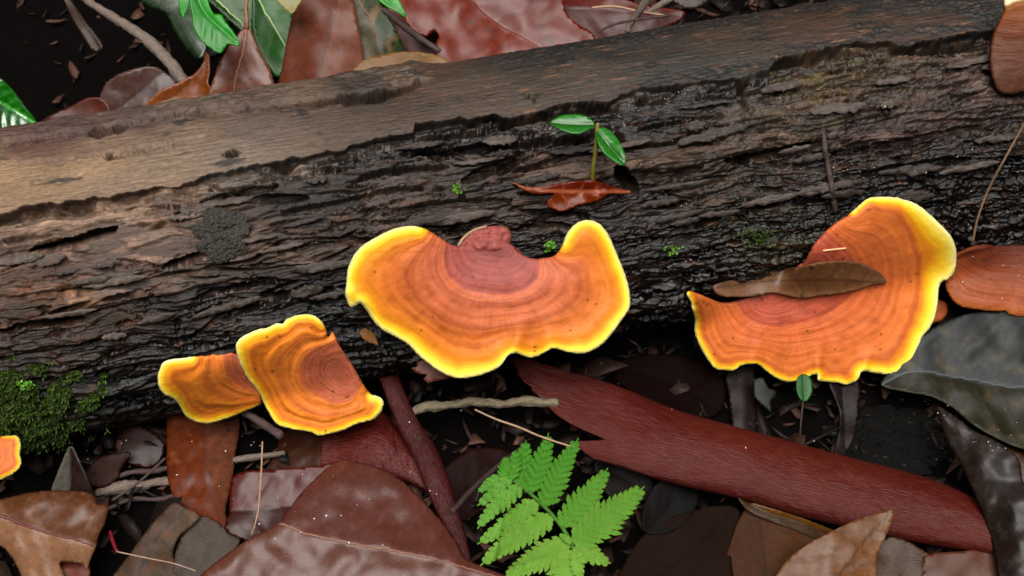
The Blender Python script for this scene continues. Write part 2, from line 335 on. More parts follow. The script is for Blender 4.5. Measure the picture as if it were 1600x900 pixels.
    ms = sm(.15, .5, fbm(smm / 9, amm / 5, 4, 75)) * (1 - top) * np.exp(-(((px - 1290) / 120) ** 2 + ((py - 130) / 55) ** 2)); W = W * (1 - ms[:, None]) + ms[:, None] * np.array([.10, .10, .025])
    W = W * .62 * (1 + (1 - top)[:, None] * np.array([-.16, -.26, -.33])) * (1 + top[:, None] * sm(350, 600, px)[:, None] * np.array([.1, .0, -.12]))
    wet = np.clip(.45 + .4 * sm(300, 900, px) + .4 * fbm(smm / 20, amm / 8, 3, 76) - .5 * top, 0, 1)
    ni, nj = len(ss), len(ph)
    i, j = np.meshgrid(np.arange(ni - 1), np.arange(nj), indexing='ij'); j2 = (j + 1) % nj
    F = np.c_[(i * nj + j).ravel(), ((i + 1) * nj + j).ravel(), ((i + 1) * nj + j2).ravel(), (i * nj + j2).ravel()]
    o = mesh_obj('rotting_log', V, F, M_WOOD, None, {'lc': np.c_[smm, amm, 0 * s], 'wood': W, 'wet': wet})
    # cut ends
    for e, nm in ((0, -1), (ni - 1, 1)):
        ring = V[e * nj:(e + 1) * nj]; c = ring.mean(0); VV = np.vstack([ring] + [c + (ring - c) * k for k in (.7, .35, .05)]); VV[nj:] += nm * AXD * .002
        FF = [(r * nj + k, r * nj + (k + 1) % nj, (r + 1) * nj + (k + 1) % nj, (r + 1) * nj + k) for r in range(3) for k in range(nj)]
        n = len(VV); mesh_obj('broken_end', VV, FF, M_WOOD, o, {'lc': VV * 1000, 'wood': np.full((n, 3), .06), 'wet': np.full(n, .3)})
    tag(o, 'long rotting log with smooth grey-tan top and black crumbling wet side', 'log')
    return o, V, facing
LOG, LOGV, LOGFACE = build_log()
# what the log hides: nearest log depth per 4-px cell of view (used to rest things on its real surface)
lx, ly, lz = proj(LOGV); CS = 4; GX0, GY0, GW, GH = -240, -120, 520, 260
ci = ((lx - GX0) / CS).astype(int); cj = ((ly - GY0) / CS).astype(int); ok = LOGFACE & (ci >= 0) & (ci < GW) & (cj >= 0) & (cj < GH)
LDEP = np.full((GH, GW), 9.0); np.minimum.at(LDEP, (cj[ok], ci[ok]), lz[ok])
def log_depth(px, py):
    i = np.clip(((np.asarray(px) - GX0) / CS).astype(int), 0, GW - 1); j = np.clip(((np.asarray(py) - GY0) / CS).astype(int), 0, GH - 1); return LDEP[j, i]
def _blur(D):
    M = D.copy()
    for ax in (0, 1):
        for k in (1, 2): M = np.minimum(M, np.minimum(np.roll(M, k, ax), np.roll(M, -k, ax)))
    ok = M < 5; W_ = ok.astype(float); M = np.where(ok, M, 0)
    for _ in range(6):
        for ax in (0, 1): M = (np.roll(M, 1, ax) + 2 * M + np.roll(M, -1, ax)) / 4; W_ = (np.roll(W_, 1, ax) + 2 * W_ + np.roll(W_, -1, ax)) / 4
    return np.where(W_ > .25, M / np.maximum(W_, 1e-6), 9.0)
LSM = _blur(LDEP)
def log_soft(px, py):                    # smoothed, bilinear: what a cap or a leaf rests against
    x = np.clip((np.asarray(px, float) - GX0) / CS - .5, 0, GW - 2); y = np.clip((np.asarray(py, float) - GY0) / CS - .5, 0, GH - 2); i = x.astype(int); j = y.astype(int); u = x - i; v = y - j
    return (LSM[j, i] * (1 - u) + LSM[j, i + 1] * u) * (1 - v) + (LSM[j + 1, i] * (1 - u) + LSM[j + 1, i + 1] * u) * v
def log_near(px, py, r=3):               # nearest depth in a small window
    px = np.asarray(px, float); py = np.asarray(py, float); b = np.full(px.shape, 9.0)
    for dx in (-2, -1, 0, 1, 2):
        for dy in (-2, -1, 0, 1, 2): b = np.minimum(b, log_depth(px + dx * r, py + dy * r))
    return b
def log_normal(px, py):
    P, _ = cap_log(np.asarray(float(px)), np.asarray(float(py))); q = P - AX0; q = q - (q @ AXD) * AXD; return norm(q)

def flake(k, cx, cy, L, W, ang, tone, r):
    n = 22; t = np.linspace(0, 1, n); wv = W * np.sin(np.pi * t) ** .45
    up = -wv * (.5 + .35 * fbm(t * 5, t * 0, 3, 300 + k)); dn = wv * (.5 + .45 * fbm(t * 6, t * 0 + 9, 3, 300 + k)); x = (t - .5) * L
    o = np.vstack([np.c_[x, up], np.c_[x, dn][::-1][1:-1]]); ca, sa = math.cos(ang), math.sin(ang); o = np.c_[cx + o[:, 0] * ca - o[:, 1] * sa, cy + o[:, 0] * sa + o[:, 1] * ca]
    V, F = triangulate(o, 5.0, seed=k); px, py = V.T; de, _, _ = seg_dist(V, np.vstack([o, o[:1]])); u = (px - cx) * ca + (py - cy) * sa; v = -(px - cx) * sa + (py - cy) * ca
    z = log_soft(px, py) - (.3 + 1.3 * sm(-.5, .5, u / L * r.choice([-1, 1])) + .5 * fbm(u / 14, v / 4, 3, k)) * 1e-3
    T = at_depth(px, py, z); B = at_depth(px, py, z + .0014)
    if (np.cross(T[F[0, 1]] - T[F[0, 0]], T[F[0, 2]] - T[F[0, 0]]) @ (CAM - T.mean(0))) < 0: F = F[:, ::-1]
    VV, FF = solid(T, B, F); lc = np.c_[u * .1875 + k * 9, v * .1875, 0 * u]; q = 1 + .3 * fbm(u / 20, v / 3, 3, k + 5)
    mesh_obj('wood_flake', VV, FF, M_WOOD, LOG, {'lc': np.vstack([lc, lc]), 'wood': np.tile(np.array(tone) * q[:, None], (2, 1)), 'wet': np.full(len(VV), r.uniform(.3, .9))})
_r = np.random.default_rng(77); _st = np.array(STEP); _k = 0
while _k < 64:
    cx = _r.uniform(-20, 1620); y0 = np.interp(cx, _st[:, 0], _st[:, 1]) + 34; y1 = 560 - .16 * cx; cy = _r.uniform(y0, y1)
    left_pale = max(0, 1 - cx / 520); tone = np.array([.060, .044, .036]) * _r.uniform(.35, 1.25) + left_pale * np.array([.05, .035, .026]) * _r.uniform(.3, 1)  # flakes get paler towards the left end of the log
    flake(_k, cx, cy, _r.uniform(34, 120), _r.uniform(7, 17), math.radians(-9.5 + _r.normal(0, 3)), tone, _r); _k += 1

# ------------------------------------------------------------------ bracket fungi
def mat_fungus(name, stops, dark=1.0):
    m = Mat(name); z = m.attr('zone').outputs['Fac']; lc = m.attr('lc').outputs['Vector']; an = m.attr('spoke').outputs['Fac']
    wob = m.noise(lc, .14, 3, .5); z2 = m.math('ADD', z, m.math('MULTIPLY_ADD', wob, .026, -.013))
    c = m.ramp(z2, stops)
    cz = m.n('CombineXYZ', X=m.math('MULTIPLY', z2, 42.0), Y=m.math('MULTIPLY', an, .35)).outputs[0]
    bands = m.noise(cz, 1.0, 3, .6)
    inner = m.math('SUBTRACT', 1.0, m.ramp(z, [(.74, 0), (.86, 1)]))
    c = m.mix(inner, c, m.mix(1.0, c, m.ramp(bands, [(.3, .88), (.5, 1.0), (.7, 1.07)]), 'MULTIPLY'))
    cs = m.n('CombineXYZ', X=m.math('MULTIPLY', z, 5.0), Y=m.math('MULTIPLY', an, 2.2)).outputs[0]
    spk = m.noise(cs, 1.0, 5, .65)
    c = m.mix(m.math('MULTIPLY', inner, .85), c, m.mix(1.0, c, m.ramp(spk, [(.3, .84), (.5, 1.0), (.72, 1.13)]), 'MULTIPLY'))
    mott = m.noise(lc, .22, 4, .6); c = m.mix(m.math('MULTIPLY', inner, .9), c, m.mix(1.0, c, m.ramp(mott, [(.3, (.8, .72, .7, 1)), (.5, (1, 1, 1, 1)), (.72, (1.14, 1.1, 1.15, 1))]), 'MULTIPLY'))
    ring = m.math('SINE', m.math('MULTIPLY_ADD', z2, 105.0, m.math('MULTIPLY', bands, 3.0))); ring = m.math('MULTIPLY', m.math('MULTIPLY_ADD', ring, .5, .5), m.ramp(m.noise(cz, .35, 2, .5), [(.35, .2), (.65, 1.0)]))
    c = m.mix(m.math('MULTIPLY', inner, ring), c, m.mix(1.0, c, (.80, .71, .66, 1), 'MULTIPLY'))
    spot = m.attr('spot').outputs['Fac']; c = m.mix(spot, c, (.045, .018, .01, 1))
    h = m.math('ADD', m.math('MULTIPLY', bands, .8), m.math('ADD', m.math('MULTIPLY', spk, .5), m.math('MULTIPLY', m.noise(lc, 3.0, 4), .3)))
    return m.out(color=c, rough=.5, spec=.22, normal=m.bump(h, .45, .0007), sss=.0)
Y1, Y2, Y3 = (.88, .72, .14, 1), (.86, .55, .022, 1), (.80, .32, .008, 1)
M_FUN = mat_fungus('fungus_orange', [(0, (0.178, 0.037, 0.030, 1)), (.12, (0.258, 0.061, 0.054, 1)), (.30, (0.303, 0.070, 0.054, 1)), (.375, (0.338, 0.078, 0.054, 1)), (.395, (0.497, 0.123, 0.051, 1)), (.43, (0.533, 0.140, 0.054, 1)), (.445, (0.373, 0.082, 0.036, 1)), (.47, (0.488, 0.120, 0.051, 1)), (.56, (0.524, 0.131, 0.044, 1)), (.60, (0.488, 0.114, 0.033, 1)), (.615, (0.381, 0.082, 0.021, 1)), (.65, (0.515, 0.127, 0.027, 1)), (.74, (0.586, 0.156, 0.018, 1)), (.80, (0.658, 0.206, 0.012, 1)), (.852, Y3), (.915, Y2), (.968, Y1), (1.0, (.92, .84, .42, 1))])
M_FUN2 = mat_fungus('fungus_orange_even', [(0, (0.355, 0.066, 0.039, 1)), (.2, (0.426, 0.082, 0.044, 1)), (.36, (0.408, 0.078, 0.036, 1)), (.39, (0.515, 0.111, 0.030, 1)), (.6, (0.551, 0.127, 0.030, 1)), (.74, (0.586, 0.147, 0.027, 1)), (.79, (0.480, 0.107, 0.021, 1)), (.81, (0.622, 0.180, 0.013, 1)), (.852, Y3), (.915, Y2), (.968, Y1), (1.0, (.92, .84, .42, 1))])
M_FUN3 = mat_fungus('fungus_orange_bold', [(0, (0.332, 0.083, 0.045, 1)), (.2, (0.421, 0.106, 0.054, 1)), (.40, (0.442, 0.110, 0.045, 1)), (.44, (0.487, 0.119, 0.036, 1)), (.465, (0.708, 0.196, 0.033, 1)), (.52, (0.752, 0.214, 0.030, 1)), (.60, (0.663, 0.172, 0.027, 1)), (.63, (0.508, 0.119, 0.021, 1)), (.655, (0.752, 0.225, 0.024, 1)), (.74, (0.730, 0.202, 0.018, 1)), (.785, (0.575, 0.142, 0.015, 1)), (.815, (0.796, 0.273, 0.015, 1)), (.852, Y3), (.915, Y2), (.968, Y1), (1.0, (.92, .84, .42, 1))])
M_RUST = mat_fungus('fungus_rusty', [(0, (.07, .014, .008, 1)), (.5, (.21, .045, .012, 1)), (.85, (.29, .066, .013, 1)), (.95, (.34, .085, .015, 1)), (1, (.40, .12, .02, 1))])
M_AMBER = mat_fungus('fungus_amber', [(0, (.06, .02, .01, 1)), (.45, (.11, .03, .009, 1)), (.8, (.20, .055, .009, 1)), (.86, (.26, .10, .03, 1)), (.89, (.75, .6, .38, 1)), (1, (.8, .68, .48, 1))])
m = Mat('fungus_pores'); M_PORE = m.out(color=m.ramp(m.noise(m.attr('lc').outputs['Vector'], 2.0, 3), [(.3, (.5, .3, .1, 1)), (.7, (.62, .42, .18, 1))]), rough=.8)

def idw(px, py, ctl):
    num = 0; den = 0
    for c in ctl:
        g = 1 / ((px - c[0]) ** 2 + (py - c[1]) ** 2 + 40) ** 1.5; num = num + g * c[2]; den = den + g
    return num / den
def fungus(label, outline, m0, m1, attach, P0, tilt, mat, rim, relief=1.0, droop=3.0, ruffle=.5, thick=1.5, clear=3.2, hug=60, root=None, wave=None, spots=0, seed=0, stub=None, group='orange bracket fungi on the log', sub=4, lift=None, folds=(), ridge=((.33, .9), (.47, .7), (.66, 1.0), (.80, .6))):
    o = resample(smooth(outline, sub), 3.2); r = np.random.default_rng(seed + 100)
    o = o + .6 * np.c_[fbm(o[:, 0] / 7, o[:, 1] / 7, 2, seed), fbm(o[:, 0] / 7, o[:, 1] / 7, 2, seed + 9)]
    i0 = int(np.argmin(np.hypot(*(o - A(*m0)).T))); i1 = int(np.argmin(np.hypot(*(o - A(*m1)).T)))
    marg = o[i0:i1 + 1] if i0 < i1 else np.vstack([o[i0:], o[:i1 + 1]])
    V, F = triangulate(o, 3.4, seed=seed); px, py = V.T
    da, arc, _ = seg_dist(V, np.array(attach, float)); dm, marc, _ = seg_dist(V, marg); de, _, _ = seg_dist(V, np.vstack([o, o[:1]]))
    wv = 5 * fbm(px / 45, py / 45, 2, seed + 3)
    rw = .76 * idw(px, py, rim) * (1 + .16 * fbm(marc / 30, marc * 0, 3, seed + 5))
    dd = np.sqrt(((V[:, None] - marg[None]) ** 2).sum(-1)); stp = np.hypot(*(marg[1] - marg[0])); ds = ((stp * (np.maximum(dd, 2.0) ** -3).sum(1)) / 2) ** (-1 / 2)
    dms = dm + (ds * .97 - dm) * sm(0, 50, dm)
    tt = np.clip(da / np.maximum(da + dms - rw, 1e-3), 0, 1) + .007 * fbm(px / 34, py / 34, 3, seed + 6)
    zone = np.where(dm < rw, 1 - .18 * dm / rw, .82 * np.clip(tt, 0, 1))
    ac = np.mean(np.array(attach, float), 0); ang = np.arctan2(py - ac[1], px - ac[0])
    n = norm(tilt); dr = da if root is None else seg_dist(V, np.array(root, float))[0]
    t = da / (da + dm + 1e-6)
    g = np.zeros(len(V))
    for (c, a) in ridge:                       # terraces: a step down outward then a gentle rise, as growth pauses leave
        cc = c + .015 * fbm(ang * 2.2, ang * 0, 3, seed + int(c * 100)); g -= a * (sm(cc - .018, cc + .03, zone) - .55 * sm(cc + .02, cc + .16, zone))
    g += .10 * np.sin(zone * 75 + 2 * fbm(ang * 2, zone * 4, 2, seed + 8)) * sm(.95, .75, zone)
    h = relief * g * .6 - droop * t ** 2 + ruffle * fbm(px / 62, py / 62, 2, seed + 11) * t ** 1.3 + .12 * fbm(px / 16, py / 16, 3, seed + 12)
    for (fx, fy, rad, amp, dx, dy) in folds:   # radial pleats at the rim
        q = (px - fx) * dx + (py - fy) * dy; al = np.abs((px - fx) * -dy + (py - fy) * dx)
        h += amp * np.exp(-(q / rad) ** 2) * np.exp(-(al / (rad * 3.2)) ** 2)
    if wave is not None: h += idw(px, py, wave)
    h -= .7 * (1 - np.clip(de / 4.5, 0, 1)) ** 2
    top = on_plane(px, py, P0, n) + n * (h * 1e-3)[:, None]
    # swing wings clear of the log instead of cutting into it
    qx, qy, qz = proj(top); lim = log_soft(px, py) - (clear * sm(4, hug, dr) - 2.0 * sm(14, 0, dr)) * 1e-3
    k = .008; hh = np.clip(.5 + .5 * (lim - qz) / k, 0, 1); nz = lim * (1 - hh) + qz * hh - k * hh * (1 - hh); nz = np.minimum(nz, qz)
    E = np.vstack([F[:, [0, 1]], F[:, [1, 2]], F[:, [2, 0]]]); E = np.vstack([E, E[:, ::-1]]); cnt = np.bincount(E[:, 0], minlength=len(V)); off = nz - qz
    for _ in range(60):                        # spread the bend so that no crease shows
        off = .5 * off + .5 * np.bincount(E[:, 0], off[E[:, 1]], len(V)) / np.maximum(cnt, 1)
    nz = np.minimum(qz + off, lim + clear * .45e-3)
    top = CAM + (top - CAM) * (nz / qz)[:, None]
    N = vnormals(top, F); N *= np.sign(N @ (CAM - top.mean(0)))[:, None]
    if F.size and (np.cross(top[F[0, 1]] - top[F[0, 0]], top[F[0, 2]] - top[F[0, 0]]) @ (CAM - top.mean(0))) < 0: F = F[:, ::-1]
    th = thick * 1e-3 * (.35 + .65 * np.clip(de / 9, 0, 1) ** .6) * (1 + .8 * sm(90, 0, da)) + .0002
    bot = top - N * th[:, None]
    sp = np.zeros(len(V))
    for _ in range(spots):
        c = V[r.integers(len(V))]; ra = r.uniform(1.3, 3.6); sp = np.maximum(sp, .9 * sm(1, .45, np.hypot((px - c[0]) * r.uniform(.7, 1.3), py - c[1]) / ra) * (zone[np.argmin(np.hypot(*(V - c).T))] < .9))
    lc = np.c_[px * .1875, py * .1875, h * 0]
    allV, allF = solid(top, bot, F); nt = len(top)
    at_ = {'zone': np.r_[zone, np.clip(zone, 0, 1)], 'spoke': np.r_[ang * 6, ang * 6], 'lc': np.vstack([lc, lc]), 'spot': np.r_[sp, sp * 0]}
    nrm = vnormals(allV, allF)
    fz = np.array([at_['zone'][f].mean() for f in allF]); under = np.array([(f >= nt).all() for f in allF]); fde = np.r_[de, de][allF].mean(1)
    lipf = fz > .86
    def pick(name, mask, mat, parent):
        f = allF[mask]; u, inv = np.unique(f, return_inverse=True)
        if len(u) == 0: return None
        return mesh_obj(name, allV[u], inv.reshape(f.shape), mat, parent, {k: v[u] for k, v in at_.items()}, nrm[u])
    c = pick('bracket_fungus', ~lipf & ~(under & (fde > 6)), mat, None)
    tag(c, label, 'fungus', group)
    pick('growing_margin', lipf & ~(under & (fde > 6)), mat, c); pick('pore_surface', under & (fde > 6), M_PORE, c)
    if stub is not None:
        so = resample(smooth(stub[0]), 3.2); SV, SF = triangulate(so, 3.4, seed=seed + 3); sx, sy = SV.T; sde, _, _ = seg_dist(SV, np.vstack([so, so[:1]]))
        zz = log_near(sx, sy) - (1.2 + stub[1] * np.sqrt(np.clip(sde / 22, 0, 1)) + .9 * fbm(sx / 7, sy / 7, 4, seed + 20)) * 1e-3
        T = at_depth(sx, sy, zz); B = at_depth(sx, sy, zz + .004)
        if (np.cross(T[SF[0, 1]] - T[SF[0, 0]], T[SF[0, 2]] - T[SF[0, 0]]) @ (CAM - T.mean(0))) < 0: SF = SF[:, ::-1]
        SVV, SFF = solid(T, B, SF); q = len(T); zn = np.clip(.16 + .12 * fbm(sx / 8, sy / 8, 3, 4), 0, 1)
        mesh_obj('stub', SVV, SFF, mat, c, {'zone': np.r_[zn, zn], 'spoke': np.r_[sx * .05, sx * .05], 'lc': np.c_[np.r_[sx, sx] * .19, np.r_[sy, sy] * .19, np.zeros(2 * q)], 'spot': np.zeros(2 * q)})
    return c
def anchor(px, py):
    P, _ = cap_log(np.asarray(float(px)), np.asarray(float(py))); return P

MAIN = [(537, 462), (538, 445), (541, 418), (550, 397), (563, 382), (580, 371), (600, 360), (620, 353), (640, 350), (658, 353), (672, 360), (690, 372), (705, 381), (716, 384), (728, 380), (745, 377), (770, 376), (795, 379), (806, 388), (817, 397), (832, 403), (850, 402), (866, 398), (877, 386), (884, 368), (894, 352), (908, 343), (922, 341), (938, 347), (950, 360), (962, 385), (968, 400), (976, 420), (983, 442), (987, 465), (985, 482), (975, 497), (962, 515), (945, 535), (925, 548), (905, 552), (885, 549), (866, 544), (852, 550), (838, 557), (825, 558), (808, 552), (798, 553), (790, 560), (780, 573), (762, 582), (742, 588), (720, 591), (702, 588), (685, 580), (668, 568), (650, 553), (635, 537), (615, 525), (598, 516), (585, 505), (574, 490), (566, 478), (560, 473), (552, 477), (543, 477)]
fungus('largest orange fungus, wide fan with wavy yellow rim and red-brown stub, above the fern', MAIN[::-1], (652, 351), (880, 378), [(752, 388), (772, 392), (795, 394)], anchor(772, 390) + A(0, -.001, 0), (0, -.6, 1), M_FUN,
       [(560, 400, 30), (545, 450, 26), (600, 490, 24), (660, 545, 30), (720, 570, 30), (800, 535, 15), (860, 530, 13), (920, 530, 25), (970, 470, 22), (950, 380, 24), (900, 360, 20)], spots=9, seed=1, clear=7.5, hug=95, ruffle=.35,
       stub=([(722, 392), (716, 383), (724, 373), (735, 361), (748, 356), (770, 353), (790, 355), (797, 362), (800, 372), (797, 380), (808, 388), (815, 397), (800, 404), (770, 412), (740, 404)], 2.2),
       folds=[(800, 550, 12, 2.2, .9, .4), (858, 548, 14, 1.5, 1, 0), (832, 556, 14, -1.5, 1, 0), (565, 470, 12, 1.8, .5, -.86), (550, 476, 12, -1.5, .5, -.86), (720, 585, 40, -1.5, 1, 0)])
F2 = [(364, 549), (367, 537), (378, 528), (399, 517), (414, 514), (429, 507), (438, 508), (444, 501), (459, 495), (474, 493), (489, 496), (499, 504), (507, 517), (510, 529), (514, 525), (520, 523), (528, 537), (537, 552), (552, 573), (564, 597), (576, 618), (585, 621), (595, 627), (597, 636), (592, 648), (579, 660), (555, 666), (534, 676), (510, 682), (495, 684), (480, 679), (456, 675), (432, 669), (421, 657), (411, 639), (403, 621), (396, 609), (381, 591), (372, 573)]
F2 = [(x, y) for x, y in F2]
fungus('orange fungus with brown eye-like centre and yellow rim, overlapping a smaller one at lower left', F2[::-1], (500, 505), (580, 619), [(522, 578), (540, 598)], anchor(545, 580) + A(0, -.006, .001), (-.06, -.85, 1), M_FUN3,
       [(372, 550, 22), (400, 525, 24), (430, 515, 18), (475, 500, 12), (400, 600, 14), (430, 655, 14), (500, 676, 13), (560, 655, 14), (590, 632, 16)], seed=2, spots=8, droop=2, hug=40, clear=3, relief=1.0, ridge=((.30, .5), (.50, 1.3), (.70, 1.5), (.82, .8)))
F1 = [(240, 600), (241, 585), (248, 572), (260, 566), (290, 562), (310, 559), (345, 556), (365, 556), (388, 566), (398, 590), (404, 616), (404, 632), (400, 637), (380, 645), (360, 654), (340, 661), (318, 666), (300, 663), (285, 655), (275, 640), (266, 628), (250, 620), (243, 610)]
fungus('small banded orange fungus half hidden under its neighbour, above the hanging brown leaf', F1[::-1], (292, 562), (402, 637), [(415, 580), (420, 605)], anchor(410, 585) + A(0, .0, -.008), (-.06, -.8, 1), M_FUN3,
       [(250, 590, 22), (270, 570, 14), (290, 650, 18), (320, 660, 14), (390, 640, 5)], seed=3, droop=3, hug=60, clear=3, relief=1.0, ridge=((.30, 1.2), (.52, 1.5), (.72, 1.5), (.83, .6)))
F4 = [(1078, 462), (1086, 458), (1098, 462), (1112, 468), (1130, 473), (1152, 470), (1200, 452), (1230, 436), (1246, 422), (1256, 413), (1263, 400), (1273, 382), (1291, 363), (1309, 349), (1331, 336), (1346, 323), (1361, 311), (1375, 308), (1394, 308), (1412, 310), (1438, 319), (1456, 332), (1474, 349), (1491, 367), (1500, 385), (1502, 407), (1498, 426), (1489, 438), (1478, 443), (1474, 455), (1472, 477), (1467, 499), (1458, 517), (1449, 528), (1441, 547), (1430, 569), (1412, 583), (1394, 588), (1372, 586), (1350, 583), (1346, 594), (1337, 602), (1329, 606), (1317, 602), (1298, 601), (1282, 597), (1279, 586), (1265, 594), (1243, 601), (1225, 598), (1207, 587), (1188, 572), (1177, 571), (1163, 573), (1152, 582), (1139, 583), (1122, 580), (1108, 563), (1095, 539), (1089, 521), (1089, 499), (1084, 477)]
fungus('large orange fungus with pale yellow rim on the right, carrying a spotted dead leaf', F4[::-1], (1079, 463), (1338, 330), [(1205, 462), (1240, 448), (1275, 428)], anchor(1215, 455) + A(0, -.002, 0), (.04, -.82, 1), M_FUN2,
       [(1085, 480, 8), (1095, 530, 11), (1140, 575, 13), (1180, 565, 8), (1240, 595, 12), (1320, 595, 14), (1370, 580, 22), (1430, 550, 30), (1460, 480, 36), (1475, 400, 56), (1455, 340, 50), (1400, 315, 18), (1350, 322, 8)], root=[(1140, 472), (1200, 462), (1220, 458)], spots=26, seed=4, droop=3.5, hug=80, clear=6, relief=.55, ruffle=.5,
       folds=[(1280, 580, 8, 2.0, 1, 0), (1300, 598, 12, -1.5, 1, 0), (1350, 580, 9, 2.0, .9, .4), (1178, 568, 16, 2.0, 1, .2), (1135, 580, 16, -1.8, 1, 0), (1230, 598, 20, -1.8, 1, 0), (1330, 603, 9, -1.5, .8, -.5)])
F5 = [(1484, 445), (1483, 420), (1490, 402), (1505, 393), (1530, 386), (1560, 383), (1600, 381), (1640, 384), (1665, 420), (1655, 470), (1610, 487), (1585, 486), (1578, 480), (1560, 480), (1535, 477), (1510, 473), (1495, 463)]
fungus('old rusty brown fungus without a yellow rim, at the right edge', F5[::-1], (1484, 440), (1640, 478), [(1560, 385), (1620, 384)], anchor(1560, 388) + A(0, .003, 0), (0, -.3, 1), M_RUST, [(1500, 440, 6), (1600, 480, 6)], seed=5, droop=3, hug=40, relief=.8, spots=8)
fungus('tiny orange fungus peeping out behind the large right one', [(1440, 490), (1440, 460), (1468, 466), (1480, 468), (1485, 480), (1480, 492), (1466, 500), (1450, 500)][::-1], (1450, 500), (1478, 468), [(1435, 470), (1440, 485)], at(1468, 482, .019), (.1, -.2, 1), M_RUST, [(1480, 480, 4)], seed=6, droop=1, hug=20, relief=.3)
fungus('small orange fungus with thin yellow rim cut by the left edge below the moss', [(-45, 690), (-20, 682), (0, 678), (20, 678), (26, 690), (24, 705), (27, 720), (20, 733), (5, 742), (-20, 752), (-45, 755)][::-1], (-20, 752), (0, 678), [(-55, 700), (-50, 740)], at(-10, 715, .040), (-.1, -.35, 1), M_FUN2, [(22, 700, 7), (10, 738, 6)], seed=7, droop=2, hug=20, relief=.5)
F8 = [(1576, -14), (1569, 18), (1552, 54), (1546, 90), (1549, 120), (1561, 144), (1579, 149), (1605, 142), (1640, 120), (1660, 60), (1660, -14)]
fungus('amber-brown fungus with cream edge in the top right corner of the log', F8[::-1], (1574, -6), (1640, -12), [(1575, 150), (1610, 144)], anchor(1590, 135) + A(0, -.001, .004), (-.2, -1.0, .8), M_AMBER, [(1600, 0, 34)], seed=8, droop=1, hug=30, relief=.4, thick=3, spots=4)

# ------------------------------------------------------------------ leaves
def mat_leaf(name, c1, c2, vein=None, rough=.4, spec=.2, mott=.25, spots=0, spotc=(.02, .015, .012, 1), grain=.6, coat=0.0, patch=None, bumpk=.3):
    m = Mat(name); lc = m.attr('lc').outputs['Vector']; side = m.attr('side').outputs['Fac']; v = m.attr('vein').outputs['Fac']
    a = m.noise(lc, .09, 4, .6); b = m.noise(lc, .5, 5, .65); fine = m.noise(m.mul(lc, (.5, 2.2, 1)), 1.6, 4, .6)
    c = m.mix(m.ramp(m.math('ADD', side, m.math('MULTIPLY_ADD', a, .9, -.45)), [(.3, 0), (.7, 1)]), c1, c2)
    c = m.mix(1.0, c, m.ramp(b, [(.3, 1 - mott), (.5, 1.0), (.7, 1 + mott)]), 'MULTIPLY')
    c = m.mix(1.0, c, m.ramp(fine, [(.3, .76), (.5, 1.0), (.7, 1.2)]), 'MULTIPLY')
    if patch: c = m.mix(m.ramp(m.noise(lc, .16, 3, .6), [(.54, 0), (.68, patch[1])]), c, patch[0])
    if vein: c = m.mix(m.math('MULTIPLY', v, .75), c, vein)
    if spots:
        vo = m.n('TexVoronoi', Vector=lc, Scale=.22); q = m.ramp(m.math('ADD', vo.outputs['Distance'], m.math('MULTIPLY_ADD', m.noise(lc, 1.2, 3), .2, -.1)), [(.11, spots), (.17, 0)])
        c = m.mix(q, c, spotc)
    h = m.math('ADD', m.math('MULTIPLY', fine, .7), m.math('ADD', m.math('MULTIPLY', b, .3), m.math('MULTIPLY', v, -.5)))
    r = m.math('ADD', m.math('MULTIPLY_ADD', b, .14, rough * .84 - .07), m.math('MULTIPLY', a, .04))
    return m.out(color=c, rough=r, spec=spec, normal=m.bump(h, bumpk * .8, .0005 * grain), coat=coat, coatr=.18)
